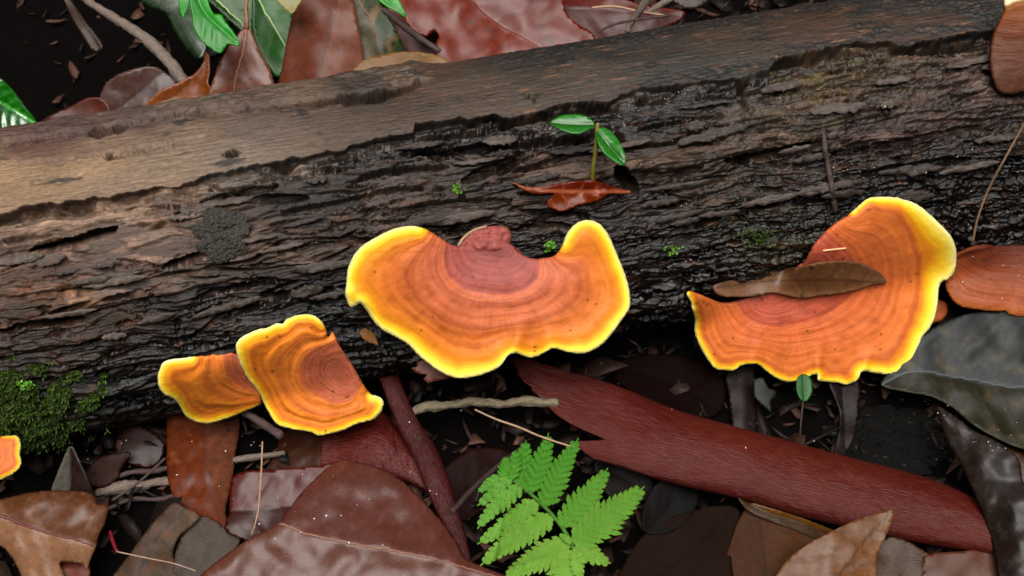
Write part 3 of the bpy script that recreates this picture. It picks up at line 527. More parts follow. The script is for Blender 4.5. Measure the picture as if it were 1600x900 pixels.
def leaf(label, outline, mat, P, tilt, midrib=None, fold=0.0, bend=0.0, curl=0.0, wob=1.0, veins=.5, vang=55, ribs=.05, name='fallen_leaf', cat='leaf', group=None, thick=.3, spacing=4.5, jag=.9, seed=0, sharp=False, ribmat=None, ribr=.45, onlog=None, raised=None, serr=0, parent=None, bow=0.0, vgap=26, over=0):
    """outline in photo pixels laid on a plane through P=(px, py, height) with normal `tilt`, then folded, bent and curled (mm)"""
    o = resample(np.array(outline, float) if sharp else smooth(outline, 4), spacing * .85)
    o = o + jag * np.c_[fbm(o[:, 0] / 6, o[:, 1] / 6, 3, seed), fbm(o[:, 0] / 6, o[:, 1] / 6, 3, seed + 5)]
    if serr:
        c = o.mean(0); dd = o - c; k = np.arange(len(o)); o = o - dd / np.linalg.norm(dd, axis=1)[:, None] * (k % 4 / 3.0)[:, None] * serr
    V, F = triangulate(o, spacing, seed=seed); px, py = V.T; r = np.random.default_rng(seed + 50)
    de, _, _ = seg_dist(V, np.vstack([o, o[:1]]))
    n = norm(tilt); h = wob * fbm(px / 70, py / 70, 2, seed + 1) + .09 * wob * fbm(px / 24, py / 24, 3, seed + 2)
    vein = np.zeros(len(V)); side = .5 + .0 * px; u, v = px, py
    if midrib is not None:
        mr = resample(smooth(midrib, 6, False), 4, False); d, arc, sd_ = seg_dist(V, mr); mm = d * .1875; tot = np.hypot(*np.diff(mr, axis=0).T).sum()
        side = np.where(sd_ > 0, 1.0, 0.0) * sm(0, 2, d) + .5 * (1 - sm(0, 2, d)); u, v = arc, d * sd_
        h += fold * mm * (1 - .25 * mm / (mm.max() + 1e-6)) + bow * (arc / tot - .5) ** 2 * 4
        vein = np.maximum(vein, sm(3.0, 1.0, d))
        if veins:
            sp = vgap; q = (arc + d / math.tan(math.radians(vang)) * -1 + 3 * fbm(px / 40, py / 40, 2, seed + 7)) / sp
            dist = np.abs(q - np.round(q)) * sp * math.sin(math.radians(vang)); vv = veins * sm(2.6, .6, dist) * sm(0, 8, de)
            vein = np.maximum(vein, vv); h += ribs * (1.6 * np.cos(q * 2 * math.pi)) * sm(0, 30, d) * sm(0, 20, de)
        h -= ribs * 2.0 * sm(5, 0, d)
    h += curl * (1 - np.clip(de / 26, 0, 1)) ** 2
    if bend: 
        b = (px - px.mean()) * math.cos(bend[1]) + (py - py.mean()) * math.sin(bend[1]); h += bend[0] * (b / np.abs(b).max()) ** 2
    if raised is not None: h += idw(px, py, raised)
    if onlog is None:
        P0 = at(*map(np.asarray, map(float, P))); T = on_plane(px, py, P0, n) + n * (h * 1e-3)[:, None]
    elif onlog == 'plane': T = on_plane(px, py, P, n) + n * (h * 1e-3)[:, None]
    else:
        z = log_near(px, py, 4); zs = np.array([z[np.argsort((px - a) ** 2 + (py - b) ** 2)[:40]].mean() for a, b in V]); T = at_depth(px, py, np.minimum(zs, z) - (onlog + h) * 1e-3)
    if over:                                   # lies on whatever cap is under it
        bpy.context.view_layer.update(); dg = bpy.context.evaluated_depsgraph_get(); z = proj(T)[2]; lim = np.full(len(T), 9.0); dv = ray(px, py)
        for q in range(len(T)):
            hit, loc, nor, ix, hob, mx = scene.ray_cast(dg, Vector(CAM), Vector(dv[q] / np.linalg.norm(dv[q])))
            if hit and hob.name.split('.')[0] in ('bracket_fungus', 'growing_margin', 'stub'): lim[q] = (np.array(loc) - CAM) @ VIEW - over * 1e-3
        z = np.minimum(z, lim); nb = [[] for _ in T]
        for f in F:
            for a_, b_ in ((0, 1), (1, 2), (2, 0)): nb[f[a_]].append(f[b_]); nb[f[b_]].append(f[a_])
        for _ in range(14): z = np.minimum(np.array([.4 * z[q] + .6 * z[nb[q]].mean() for q in range(len(T))]), lim)
        T = at_depth(px, py, z - h * 1e-3 * .5)
    if (np.cross(T[F[0, 1]] - T[F[0, 0]], T[F[0, 2]] - T[F[0, 0]]) @ (CAM - T.mean(0))) < 0: F = F[:, ::-1]
    N = vnormals(T, F); B = T - N * thick * 1e-3
    VV, FF = solid(T, B, F); lc = np.c_[u * .1875, v * .1875, h * 0]
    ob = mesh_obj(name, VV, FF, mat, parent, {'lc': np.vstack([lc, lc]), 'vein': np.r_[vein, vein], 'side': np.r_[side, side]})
    if label: tag(ob, label, cat, group)
    if midrib is not None and ribmat is not None:
        keep = mr[inside(mr, o)]
        if len(keep) > 3:
            idx = [int(np.argmin((px - a) ** 2 + (py - b) ** 2)) for a, b in keep]; idx = [k for q, k in enumerate(idx) if q == 0 or k != idx[q - 1]]
            Pm = T[idx] + N[idx] * .0001
            if len(Pm) > 3:
                Pm[1:-1] = (Pm[:-2] + Pm[1:-1] * 2 + Pm[2:]) / 4
                tube('midrib', Pm, [ribr * 1e-3, ribr * 1e-3 * .8, ribr * .4e-3], ribmat, ob, 6)
    return ob
def lm(name, a, b=None, kk=.26, sat=1.45, **k):
    a = (a[0], a[1] * .97, a[2] * .88) if a[0] >= a[1] else a; b = b and ((b[0], b[1] * .97, b[2] * .88) if b[0] >= b[1] else b)
    k.setdefault('vein', srgb(*(x * .62 for x in a), kk, sat)); return mat_leaf(name, srgb(*a, kk, sat), srgb(*(b or a), kk, sat), **k)
def plain(name, c, rough=.5, spec=.4, scale=.6, dark=.6, light=1.3, stretch=(1, 1, 1), bump=.5, dist=.0006, coat=0):
    m = Mat(name); lc = m.mul(m.attr('lc').outputs['Vector'], stretch); a = m.noise(lc, scale, 5, .65)
    return m.out(color=m.mix(1.0, c, m.ramp(a, [(.3, dark), (.5, 1.0), (.7, light)]), 'MULTIPLY'), rough=m.math('MULTIPLY_ADD', a, .3, rough - .15), spec=spec, normal=m.bump(a, bump, dist), coat=coat, coatr=.15)
RIB_D = plain('rib_dark', srgb(95, 45, 38)); RIB_P = plain('rib_pale', srgb(190, 150, 125)); RIB_G = plain('rib_green', srgb(150, 175, 100)); RIB_B = plain('rib_brown', srgb(125, 85, 65))
TWIG = plain('twig_grey', srgb(112, 98, 88), .6, .3, 1.2, .45, 1.4, (.35, 1.5, 1), 1.0, .0008); TWIG_D = plain('twig_dark', srgb(62, 45, 42), .5, .4, 1.2, .5, 1.4, (.35, 1.5, 1), .9); TWIG_P = plain('twig_pale', srgb(118, 106, 86), .6, .2, .9, .2, 1.25, (.5, 1.4, 1), 1.0, .0008)
STEM = plain('stem_tan', srgb(150, 120, 92), .5, .4, 1.0)

# --- in front of the log
leaf('smooth brown leaf hanging tip down below the two small overlapping fungi', [(262, 640), (259, 700), (260, 735), (268, 765), (285, 788), (310, 803), (332, 812), (347, 824), (357, 829), (356, 815), (352, 795), (357, 770), (364, 735), (368, 700), (374, 655), (360, 625), (280, 630)],
     lm('leaf_hanging', (138, 96, 82), (128, 72, 45), rough=.42, patch=(srgb(112, 60, 40), .6), vein=srgb(70, 40, 32)), (350, 820, .008), (.1, -.02, 1), [(318, 640), (322, 700), (324, 740), (335, 785), (355, 826)], fold=-.22, bow=1, seed=11, wob=1.4, curl=-.8)
leaf('small pointed leaf with painted grey sheen, upright behind the ribbed leaf in the lower left', [(80, 775), (92, 735), (102, 710), (110, 696), (120, 708), (130, 727), (140, 748), (148, 772), (146, 785), (110, 790)], lm('leaf_small_sheen', (58, 44, 44), (128, 126, 128), rough=.4), (110, 770, .014), (.1, -1.0, 1), [(110, 697), (111, 730), (110, 790)], fold=.35, seed=12)  # the grey half is sheen put into the leaf colour
leaf('ribbed brown leaf with red midrib and torn end, lower left corner', [(-50, 790), (0, 777), (40, 766), (75, 763), (110, 763), (138, 768), (145, 785), (156, 784), (163, 788), (158, 815), (150, 835), (148, 852), (138, 872), (129, 890), (124, 880), (106, 878), (88, 877), (92, 895), (98, 912), (60, 935), (30, 925), (22, 890), (0, 855), (-50, 830)],
     lm('leaf_ribbed', (128, 92, 76), (190, 152, 136), rough=.36, vein=srgb(160, 124, 104, .4), patch=(srgb(120, 80, 58), .5)), (80, 850, .020), (-.05, -.35, 1), [(-50, 790), (0, 806), (60, 828), (110, 842), (149, 853)], fold=-.28, veins=.32, vang=58, ribs=.06, vgap=34, ribmat=RIB_D, ribr=.6, seed=13, curl=-1.5)
leaf('rust-coloured leaf scrap under the torn corner of the ribbed leaf', [(75, 870), (130, 868), (140, 900), (120, 930), (80, 930)], lm('leaf_rust_scrap', (125, 62, 35)), (110, 895, .010), (0, -.3, 1), seed=14)
leaf('grey-brown leaf with a rusty patch, slanting beside the ribbed leaf', [(172, 905), (200, 868), (225, 835), (250, 805), (270, 785), (290, 793), (312, 805), (300, 820), (280, 838), (270, 862), (272, 880), (272, 935), (170, 935)], lm('leaf_greybrown', (112, 98, 92), (104, 86, 76), rough=.6, patch=(srgb(130, 76, 38, .4), .8), spec=.15), (240, 850, .014), (.1, -.35, 1), [(290, 795), (240, 850), (205, 930)], fold=-.15, seed=15, wob=1.6)
leaf('dull fibrous grey leaf between the hanging leaf tip and the big purple-brown leaf', [(272, 935), (272, 870), (285, 835), (310, 806), (335, 813), (350, 823), (376, 838), (360, 870), (330, 900), (310, 935)], lm('leaf_fibrous', (86, 74, 68), rough=.55, grain=2.2, mott=.4), (315, 860, .010), (.1, -.3, 1), seed=16, wob=1.2)
leaf('dark red-brown leaf lying under the big purple-brown leaf', [(352, 830), (358, 800), (360, 765), (366, 745), (385, 738), (420, 735), (460, 732), (500, 728), (545, 722), (580, 760), (560, 820), (490, 860), (430, 860), (385, 845)], lm('leaf_darkred', (96, 34, 26), (74, 36, 32), rough=.38, patch=(srgb(80, 48, 40), .6)), (450, 790, .014), (0, -.25, 1), [(352, 800), (460, 790), (580, 760)], fold=.1, seed=17)
leaf('big purple-brown leaf with a folded midrib across the bottom', [(285, 915), (310, 895), (345, 868), (385, 842), (432, 818), (452, 792), (470, 765), (500, 732), (525, 713), (545, 710), (590, 722), (630, 745), (665, 780), (695, 815), (715, 845), (728, 870), (760, 886), (800, 905), (820, 945), (290, 945)],
     lm('leaf_big', (122, 82, 80), (128, 90, 84), rough=.36, vein=srgb(88, 52, 48), patch=(srgb(96, 52, 40), .28), mott=.2), (560, 830, .026), (.08, -.22, 1), [(385, 835), (432, 818), (480, 834), (540, 848), (620, 862), (700, 880), (800, 908)], fold=-.22, veins=.35, vang=62, ribs=.02, vgap=46, ribmat=RIB_B, ribr=.35, seed=18, wob=1.2, curl=-1.2, thick=.35)
leaf('dim brown leaf scrap just below the yellow rim of the overlapping fungus', [(422, 735), (430, 700), (440, 672), (480, 668), (512, 678), (508, 708), (498, 735)], lm('leaf_scrap_dim', (92, 66, 62), (84, 54, 42), rough=.4), (465, 705, .006), (-.1, -.1, 1), [(505, 670), (500, 735)], fold=-.2, seed=19)
leaf('pinkish leaf fragment with ragged end under the largest fungus', [(642, 575), (652, 573), (650, 566), (662, 562), (700, 566), (715, 585), (700, 592), (680, 595), (668, 599), (661, 592), (668, 586), (655, 584)], lm('leaf_pink', (142, 98, 96), rough=.45), (680, 582, .040), (.1, -.8, 1), seed=20, sharp=True)
leaf('small tan bark chip on the dark log beside the overlapping fungus', [(561, 518), (570, 514), (580, 517), (587, 525), (591, 540), (580, 537), (566, 529)], lm('chip_tan', (172, 132, 100), rough=.55), None, (0, -.3, 1), seed=21, onlog=1.0, name='bark_chip', cat='bark chip', sharp=True, spacing=3)
# --- lower right
leaf('big dark grey-green leaf with pale midrib under the right fungus, right edge', [(1378, 602), (1392, 578), (1425, 540), (1460, 514), (1500, 498), (1550, 490), (1600, 487), (1660, 495), (1660, 735), (1600, 706), (1560, 690), (1520, 668), (1490, 640), (1455, 622), (1415, 612)],
     lm('leaf_greygreen', (50, 55, 53), (46, 46, 26), rough=.58, vein=srgb(80, 88, 90, .5), patch=(srgb(90, 70, 38), .3), mott=.22), (1500, 600, .016), (-.05, -.25, 1), [(1378, 600), (1425, 580), (1500, 590), (1560, 601), (1660, 614)], fold=.16, veins=.25, vang=55, ribs=.04, vgap=36, ribmat=plain('rib_grey', srgb(64, 70, 70)), ribr=.4, seed=22, wob=1.4)
leaf('long dark grey leaf curving down the right edge beyond the bark curl', [(1463, 635), (1490, 648), (1522, 672), (1560, 690), (1590, 715), (1600, 755), (1645, 800), (1645, 935), (1572, 935), (1556, 880), (1546, 840), (1530, 790), (1510, 745), (1492, 710), (1476, 680)], lm('leaf_darkgrey', (62, 56, 58), (52, 44, 42), rough=.45, patch=(srgb(58, 46, 42), .7)), (1550, 780, .024), (-.45, -.25, 1), [(1463, 635), (1530, 720), (1580, 800), (1620, 935)], fold=-.18, seed=23, wob=2, curl=-1.2)
leaf('pointed tan leaf propped against the bark curl, bottom right', [(1210, 935), (1218, 895), (1250, 860), (1300, 830), (1350, 808), (1385, 798), (1398, 795), (1394, 815), (1382, 845), (1370, 875), (1362, 935)], lm('leaf_tan', (158, 118, 92), (146, 108, 84), rough=.45, patch=(srgb(112, 96, 86), .5)), (1310, 870, .022), (.1, -.45, 1), [(1398, 796), (1340, 860), (1290, 935)], fold=-.14, seed=24, wob=1.2)
leaf('broad dull brown leaf under the bark curl, left of the pointed tan one', [(1122, 935), (1136, 870), (1148, 830), (1162, 800), (1185, 785), (1230, 803), (1268, 823), (1305, 838), (1290, 880), (1270, 935)], lm('leaf_dull', (98, 68, 48), (88, 60, 44), rough=.75, spec=.1, grain=1.6), (1200, 860, .010), (0, -.45, 1), [(1185, 785), (1200, 930)], fold=-.12, seed=25)
leaf('thin ochre leaf edge curling along the underside of the bark curl', [(1150, 771), (1162, 782), (1198, 792), (1250, 808), (1310, 832), (1335, 842), (1318, 852), (1276, 842), (1232, 824), (1192, 810), (1164, 794)], lm('leaf_ochre', (138, 100, 55), (84, 66, 48), rough=.5), (1240, 812, .013), (.1, -.7, 1), [(1150, 771), (1190, 796), (1250, 816), (1335, 846)], fold=.5, seed=26, spacing=3.5)
leaf('dark fibrous leaf wedged between the bark curl and the tan leaf', [(1360, 865), (1392, 838), (1440, 858), (1465, 880), (1440, 900), (1425, 935), (1350, 935)], lm('leaf_wedge', (88, 66, 50), rough=.42, grain=2, mott=.4), (1400, 890, .012), (0, -.3, 1), seed=27)
leaf('flat brown leaf at the bottom edge below the right end of the bark curl', [(1432, 935), (1442, 880), (1448, 867), (1500, 862), (1560, 866), (1575, 935)], lm('leaf_flatbrown', (112, 74, 56), rough=.5), (1500, 895, .012), (0, -.3, 1), seed=28)
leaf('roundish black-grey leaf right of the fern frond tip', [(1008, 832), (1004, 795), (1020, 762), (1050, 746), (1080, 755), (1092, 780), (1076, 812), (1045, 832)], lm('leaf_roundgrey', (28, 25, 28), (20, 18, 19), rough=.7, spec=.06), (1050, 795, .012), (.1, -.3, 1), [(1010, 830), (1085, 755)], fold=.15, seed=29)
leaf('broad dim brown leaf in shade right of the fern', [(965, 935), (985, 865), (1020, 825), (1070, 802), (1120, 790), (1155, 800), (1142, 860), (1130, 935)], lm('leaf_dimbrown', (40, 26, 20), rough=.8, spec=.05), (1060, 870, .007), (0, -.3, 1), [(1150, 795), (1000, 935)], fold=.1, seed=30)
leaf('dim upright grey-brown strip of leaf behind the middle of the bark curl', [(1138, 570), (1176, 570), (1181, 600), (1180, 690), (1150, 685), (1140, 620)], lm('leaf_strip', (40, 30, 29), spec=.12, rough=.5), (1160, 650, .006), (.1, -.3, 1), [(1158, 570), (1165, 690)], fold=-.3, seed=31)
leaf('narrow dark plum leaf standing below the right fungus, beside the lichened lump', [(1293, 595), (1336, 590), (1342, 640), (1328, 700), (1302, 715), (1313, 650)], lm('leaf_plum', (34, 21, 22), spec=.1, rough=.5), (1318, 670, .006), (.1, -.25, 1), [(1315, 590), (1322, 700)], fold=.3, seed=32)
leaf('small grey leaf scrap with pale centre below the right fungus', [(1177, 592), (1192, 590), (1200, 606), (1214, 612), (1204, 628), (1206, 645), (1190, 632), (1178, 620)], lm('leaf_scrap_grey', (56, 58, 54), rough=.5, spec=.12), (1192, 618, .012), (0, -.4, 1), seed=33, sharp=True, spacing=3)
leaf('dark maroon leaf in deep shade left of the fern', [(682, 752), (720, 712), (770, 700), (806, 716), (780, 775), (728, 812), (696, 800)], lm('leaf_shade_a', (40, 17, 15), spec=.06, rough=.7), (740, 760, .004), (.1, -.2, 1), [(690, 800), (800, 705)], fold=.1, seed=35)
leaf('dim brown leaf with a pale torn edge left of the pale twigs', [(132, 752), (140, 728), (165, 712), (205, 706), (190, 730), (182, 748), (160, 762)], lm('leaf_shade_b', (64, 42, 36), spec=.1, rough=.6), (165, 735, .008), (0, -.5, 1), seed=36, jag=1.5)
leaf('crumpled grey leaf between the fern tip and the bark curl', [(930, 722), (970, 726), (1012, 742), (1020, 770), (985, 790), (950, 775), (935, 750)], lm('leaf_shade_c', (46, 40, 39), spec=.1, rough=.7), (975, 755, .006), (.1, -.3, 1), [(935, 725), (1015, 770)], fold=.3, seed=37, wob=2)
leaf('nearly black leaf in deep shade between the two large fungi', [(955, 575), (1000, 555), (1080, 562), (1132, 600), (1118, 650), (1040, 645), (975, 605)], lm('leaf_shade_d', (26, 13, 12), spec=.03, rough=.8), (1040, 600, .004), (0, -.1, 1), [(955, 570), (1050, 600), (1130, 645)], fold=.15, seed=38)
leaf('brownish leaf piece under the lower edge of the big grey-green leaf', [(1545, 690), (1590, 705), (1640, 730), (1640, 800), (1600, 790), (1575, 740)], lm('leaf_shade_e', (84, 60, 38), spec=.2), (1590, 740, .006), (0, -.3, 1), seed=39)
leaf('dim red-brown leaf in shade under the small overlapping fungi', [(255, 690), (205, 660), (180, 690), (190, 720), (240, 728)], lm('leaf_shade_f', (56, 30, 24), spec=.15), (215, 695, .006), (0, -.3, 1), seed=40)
# --- behind the log
leaf('glossy bright green leaf at the left edge behind the log', [(-40, 100), (0, 122), (20, 140), (38, 165), (57, 192), (42, 205), (0, 215), (-40, 212)], lm('leaf_gloss', (34, 118, 26), (24, 92, 20), rough=.25, spec=.5, vein=srgb(70, 160, 60), mott=.35, coat=.3), (20, 180, .05), (.3, -.9, 1), [(-40, 140), (10, 165), (57, 193)], fold=.3, veins=.4, ribs=.25, vgap=18, seed=41, name='green_leaf')
leaf('dim narrow brown leaf in the dark top left corner', [(93, -15), (110, 0), (135, 35), (155, 60), (161, 76), (146, 80), (134, 64), (114, 30)], lm('leaf_dimnarrow', (72, 48, 34), rough=.5), (130, 40, .012), (0, -.5, 1), [(98, -10), (155, 78)], fold=.3, seed=42)
leaf('dusky purple leaf standing behind the log, left of the tan curled one', [(155, 172), (162, 138), (180, 120), (210, 108), (240, 104), (263, 117), (277, 135), (268, 180), (230, 195), (170, 200)], lm('leaf_dusky', (116, 98, 102), (108, 84, 84), rough=.35, patch=(srgb(78, 68, 74), .6)), (215, 150, .035), (0, -.8, 1), [(262, 108), (160, 190)], fold=.1, seed=43)
leaf('rusty red leaf scrap low behind the left end of the log', [(60, 200), (72, 184), (110, 166), (140, 152), (166, 158), (172, 190), (110, 215)], lm('leaf_rustlow', (108, 52, 28), (86, 52, 40), rough=.45), (115, 180, .04), (0, -.8, 1), seed=44)
leaf('curled tan leaf with a pointed tip behind the log', [(233, 170), (240, 152), (262, 138), (285, 128), (305, 115), (317, 100), (321, 82), (328, 90), (329, 115), (326, 132), (338, 145), (338, 172)], lm('leaf_tancurl', (172, 112, 78), (150, 92, 48), rough=.4), (290, 145, .045), (.1, -.8, 1), [(235, 168), (285, 140), (322, 84)], fold=.4, seed=45, curl=1.0)
LS = leaf('pinkish-brown leaf with upright stalk behind the log', [(330, 165), (337, 115), (350, 85), (367, 60), (380, 44), (391, 44), (402, 70), (415, 95), (424, 115), (427, 165)], lm('leaf_stalked', (152, 112, 108), (150, 104, 96), rough=.34, spots=.4), (378, 110, .05), (.15, -.8, 1), [(386, 44), (379, 85), (370, 115), (362, 165)], fold=.3, seed=46, ribmat=RIB_B, ribr=.5, curl=-.6)
P46 = on_plane(A(386, 386, 384, 386, 388), A(46, 30, 15, 0, -20), at(np.array(378.), np.array(110.), .05), norm((.15, -.8, 1)))
tube('stalk', P46 + A(0, 0, .0004), [.0009, .0007, .0008], RIB_B, LS, 8)
leaf('broad matte brown leaf standing behind the log', [(433, 155), (437, 105), (445, 60), (455, 20), (470, -15), (540, -15), (555, 30), (563, 70), (565, 110), (562, 155)], lm('leaf_broad', (150, 100, 88), (132, 82, 68), rough=.5, spots=.3, mott=.15), (500, 90, .05), (-.15, -.7, 1), [(530, -15), (510, 70), (490, 155)], fold=-.2, seed=47, bend=(-2.5, 0.0), wob=1.2)
leaf('pale yellowish leaf scrap at the top edge above the green leaves', [(424, -15), (432, 2), (445, 14), (456, 22), (465, 10), (478, -15)], lm('leaf_pale', (196, 194, 150), rough=.45), (450, 0, .07), (0, -.6, 1), seed=48, spacing=3)
leaf('dark green leaf with pale midrib behind the broad brown leaf', [(398, -15), (394, 30), (400, 70), (420, 108), (440, 120), (452, 62), (457, 22), (440, -15)], lm('leaf_green_a', (54, 112, 22), (36, 88, 16), spec=.2, rough=.4, mott=.3), (425, 50, .05), (.2, -.6, 1), [(396, -15), (420, 30), (446, 72)], fold=.2, ribmat=RIB_G, ribr=.35, seed=49, name='green_leaf')
leaf('dark green leaf with pale midrib behind the stalk of the pinkish-brown leaf', [(318, -15), (345, 20), (372, 45), (388, 62), (396, 30), (392, -15)], lm('leaf_green_b', (46, 98, 22), (32, 74, 16), spec=.2, rough=.4, mott=.3), (365, 15, .045), (.2, -.5, 1), [(330, -10), (358, 18), (382, 42)], fold=.2, ribmat=RIB_G, ribr=.35, seed=50, name='green_leaf')
leaf('dark green leaf with a painted whitish sheen left of the serrated bright one', [(205, -15), (228, 8), (258, 20), (270, 45), (290, 75), (306, 90), (320, 80), (316, 40), (300, 10), (285, -15)], lm('leaf_green_c', (84, 98, 76), (30, 54, 20), rough=.34, mott=.45, spec=.4), (270, 40, .04), (-.2, -.4, 1), [(205, -15), (270, 20), (312, 86)], fold=-.2, seed=51, name='green_leaf')  # the paler half is sheen painted into the colour
M_BRIGHT = lm('leaf_bright', (44, 168, 24), (34, 146, 20), spec=.25, rough=.42, vein=srgb(52, 170, 34, .3), mott=.15)
leaf('bright green leaf with toothed edge over the top left', [(296, -15), (299, 20), (304, 48), (316, 66), (330, 77), (344, 84), (351, 76), (356, 69), (364, 71), (375, 71), (366, 52), (352, 34), (346, 24), (334, 22), (328, 10), (318, -15)], M_BRIGHT, (335, 40, .075), (.1, -.5, 1), [(305, -15), (322, 22), (374, 70)], fold=.2, veins=.3, ribs=.15, vgap=16, seed=52, name='green_leaf', serr=0, spacing=3.2)
leaf('slim bright green blade beside the toothed green leaf', [(279, -15), (280, 10), (286, 28), (292, 18), (298, -15)], M_BRIGHT, (287, 5, .07), (.1, -.5, 1), seed=53, name='green_leaf', spacing=3)
leaf('decaying dark green leaf turning brown behind the log', [(530, -15), (548, 15), (556, 45), (562, 70), (568, 115), (600, 110), (634, 95), (626, 60), (610, 30), (595, 5), (582, -15)], lm('leaf_decay', (54, 72, 28), (88, 82, 46), rough=.42, patch=(srgb(104, 76, 48), .8)), (590, 60, .05), (.1, -.7, 1), [(550, -15), (580, 35), (605, 105)], fold=-.25, seed=54, ribmat=RIB_B, ribr=.3)
leaf('light green leaf tip poking in from the top edge', [(580, -15), (598, 6), (618, 18), (635, 27), (628, 10), (612, -15)], lm('leaf_tip', (104, 196, 96), rough=.4), (605, 5, .085), (.1, -.5, 1), [(585, -15), (634, 26)], fold=.2, seed=55, name='green_leaf', spacing=3)
leaf('dark red leaf behind the left side of the glossy red-brown leaf', [(600, 15), (640, 22), (690, 60), (700, 110), (640, 105), (620, 60)], lm('leaf_darkred_back', (112, 40, 38), rough=.4), (650, 60, .042), (0, -.7, 1), seed=56)
leaf('tan leaf rim lying just behind the log below the decaying leaf', [(545, 130), (560, 98), (585, 88), (620, 81), (660, 82), (697, 92), (700, 120), (600, 140)], lm('leaf_tanrim', (172, 140, 100), (160, 124, 84), rough=.5), (620, 100, .06), (0, -.7, 1), seed=57)
leaf('large glossy red-brown leaf behind the log', [(620, -18), (627, 20), (640, 44), (665, 58), (678, 49), (686, 58), (680, 76), (690, 115), (730, 118), (830, 104), (925, 70), (920, 50), (905, 42), (888, 25), (880, 5), (880, -18)], lm('leaf_glossred', (122, 50, 28), (132, 58, 32), rough=.45, spec=.28, spots=.55, vein=srgb(120, 62, 48), mott=.3, bumpk=.35), (770, 60, .055), (.08, -.45, 1), [(722, -18), (770, 30), (845, 75)], fold=.12, veins=.15, ribs=.03, vgap=44, seed=58, ribmat=RIB_D, ribr=.4, wob=1.6)
leaf('dark red leaf behind the log right of the glossy one', [(872, -18), (885, 30), (920, 62), (960, 60), (1000, 56), (1045, 42), (1070, 18), (1000, 8), (940, -18)], lm('leaf_darkred_right', (118, 46, 34), (88, 36, 30), rough=.4), (960, 25, .045), (0, -.6, 1), [(880, 10), (960, 15), (1065, 22)], fold=.25, seed=59)
leaf('dim brown leaf scrap at the top edge right of the twigs', [(1040, -18), (1060, 8), (1085, 14), (1108, 0), (1115, -18)], lm('leaf_dimscrap', (70, 54, 46), rough=.5), (1075, -5, .045), (0, -.6, 1), seed=60)
# --- on the log and on the fungi
leaf('rust-orange leaf lying on the log at the foot of the seedling', [(798, 284), (815, 290), (840, 293), (870, 287), (905, 283), (925, 281), (950, 289), (986, 299), (975, 303), (952, 303), (938, 312), (915, 318), (900, 322), (880, 330), (866, 327), (854, 319), (862, 309), (866, 302), (845, 303), (825, 300)], lm('leaf_rustlog', (118, 46, 16), (136, 66, 20), rough=.4, vein=srgb(150, 80, 50)), None, (0, -.4, 1), [(800, 285), (850, 297), (920, 299), (984, 299)], fold=.0, seed=61, onlog=2.2, spacing=3.2, wob=.8, raised=[(860, 290, 1.5), (925, 283, 3.2), (985, 300, 0), (870, 325, -.3), (900, 305, 0), (800, 285, 0)])
SPOT = [(1113, 449), (1130, 440), (1170, 431), (1203, 422), (1215, 410), (1222, 416), (1243, 418), (1265, 414), (1298, 409), (1331, 409), (1353, 415), (1375, 426), (1386, 442), (1368, 444), (1339, 453), (1309, 459), (1280, 462), (1254, 466), (1225, 461), (1207, 457), (1185, 462), (1152, 464), (1126, 462)]
leaf('spotted brown dead leaf lying on the large right-hand fungus', SPOT, lm('leaf_spotted', (160, 112, 80), (150, 100, 68), kk=.36, sat=1.0, rough=.5, spots=.9, spec=.3, patch=(srgb(112, 70, 44, .45), .6)), anchor(1215, 455) + A(0, -.002, .003), (.04, -.82, 1), [(1113, 450), (1200, 440), (1280, 437), (1386, 442)], fold=-.10, seed=62, over=1.6, onlog='plane', spacing=3.4, wob=1.0, raised=[(1120, 450, 2.0), (1200, 440, 1.0), (1300, 440, .5), (1385, 442, -.6)], curl=.7)

# ------------------------------------------------------------------ bark curls
def mat_bark(name, c1, c2, c3):
    m = Mat(name); lc = m.attr('lc').outputs['Vector']
    w1 = m.noise(m.mul(lc, (.22, 2.6, 1)), 1.0, 5, .66, dist=.15); big = m.noise(lc, .07, 3, .5); fine = m.noise(m.mul(lc, (.5, 3.0, 1)), 1.0, 3, .6)
    c = m.mix(m.ramp(big, [(.35, 0), (.65, 1)]), c1, c2); c = m.mix(m.ramp(w1, [(.47, 0), (.66, .8)]), c, c3); c = m.mix(1.0, c, m.ramp(fine, [(.3, .8), (.5, 1), (.7, 1.18)]), 'MULTIPLY')
    return m.out(color=c, rough=m.math('MULTIPLY_ADD', w1, .25, .22), spec=.24, normal=m.bump(m.math('ADD', w1, m.math('MULTIPLY', fine, .35)), .8, .0005))
M_BARK = mat_bark('bark_red', srgb(120, 34, 26, .34), srgb(108, 18, 13, .34), srgb(150, 76, 62, .34)); M_BARK2 = mat_bark('bark_darkred', srgb(92, 30, 28, .4), srgb(74, 24, 22, .4), srgb(108, 46, 42, .4))
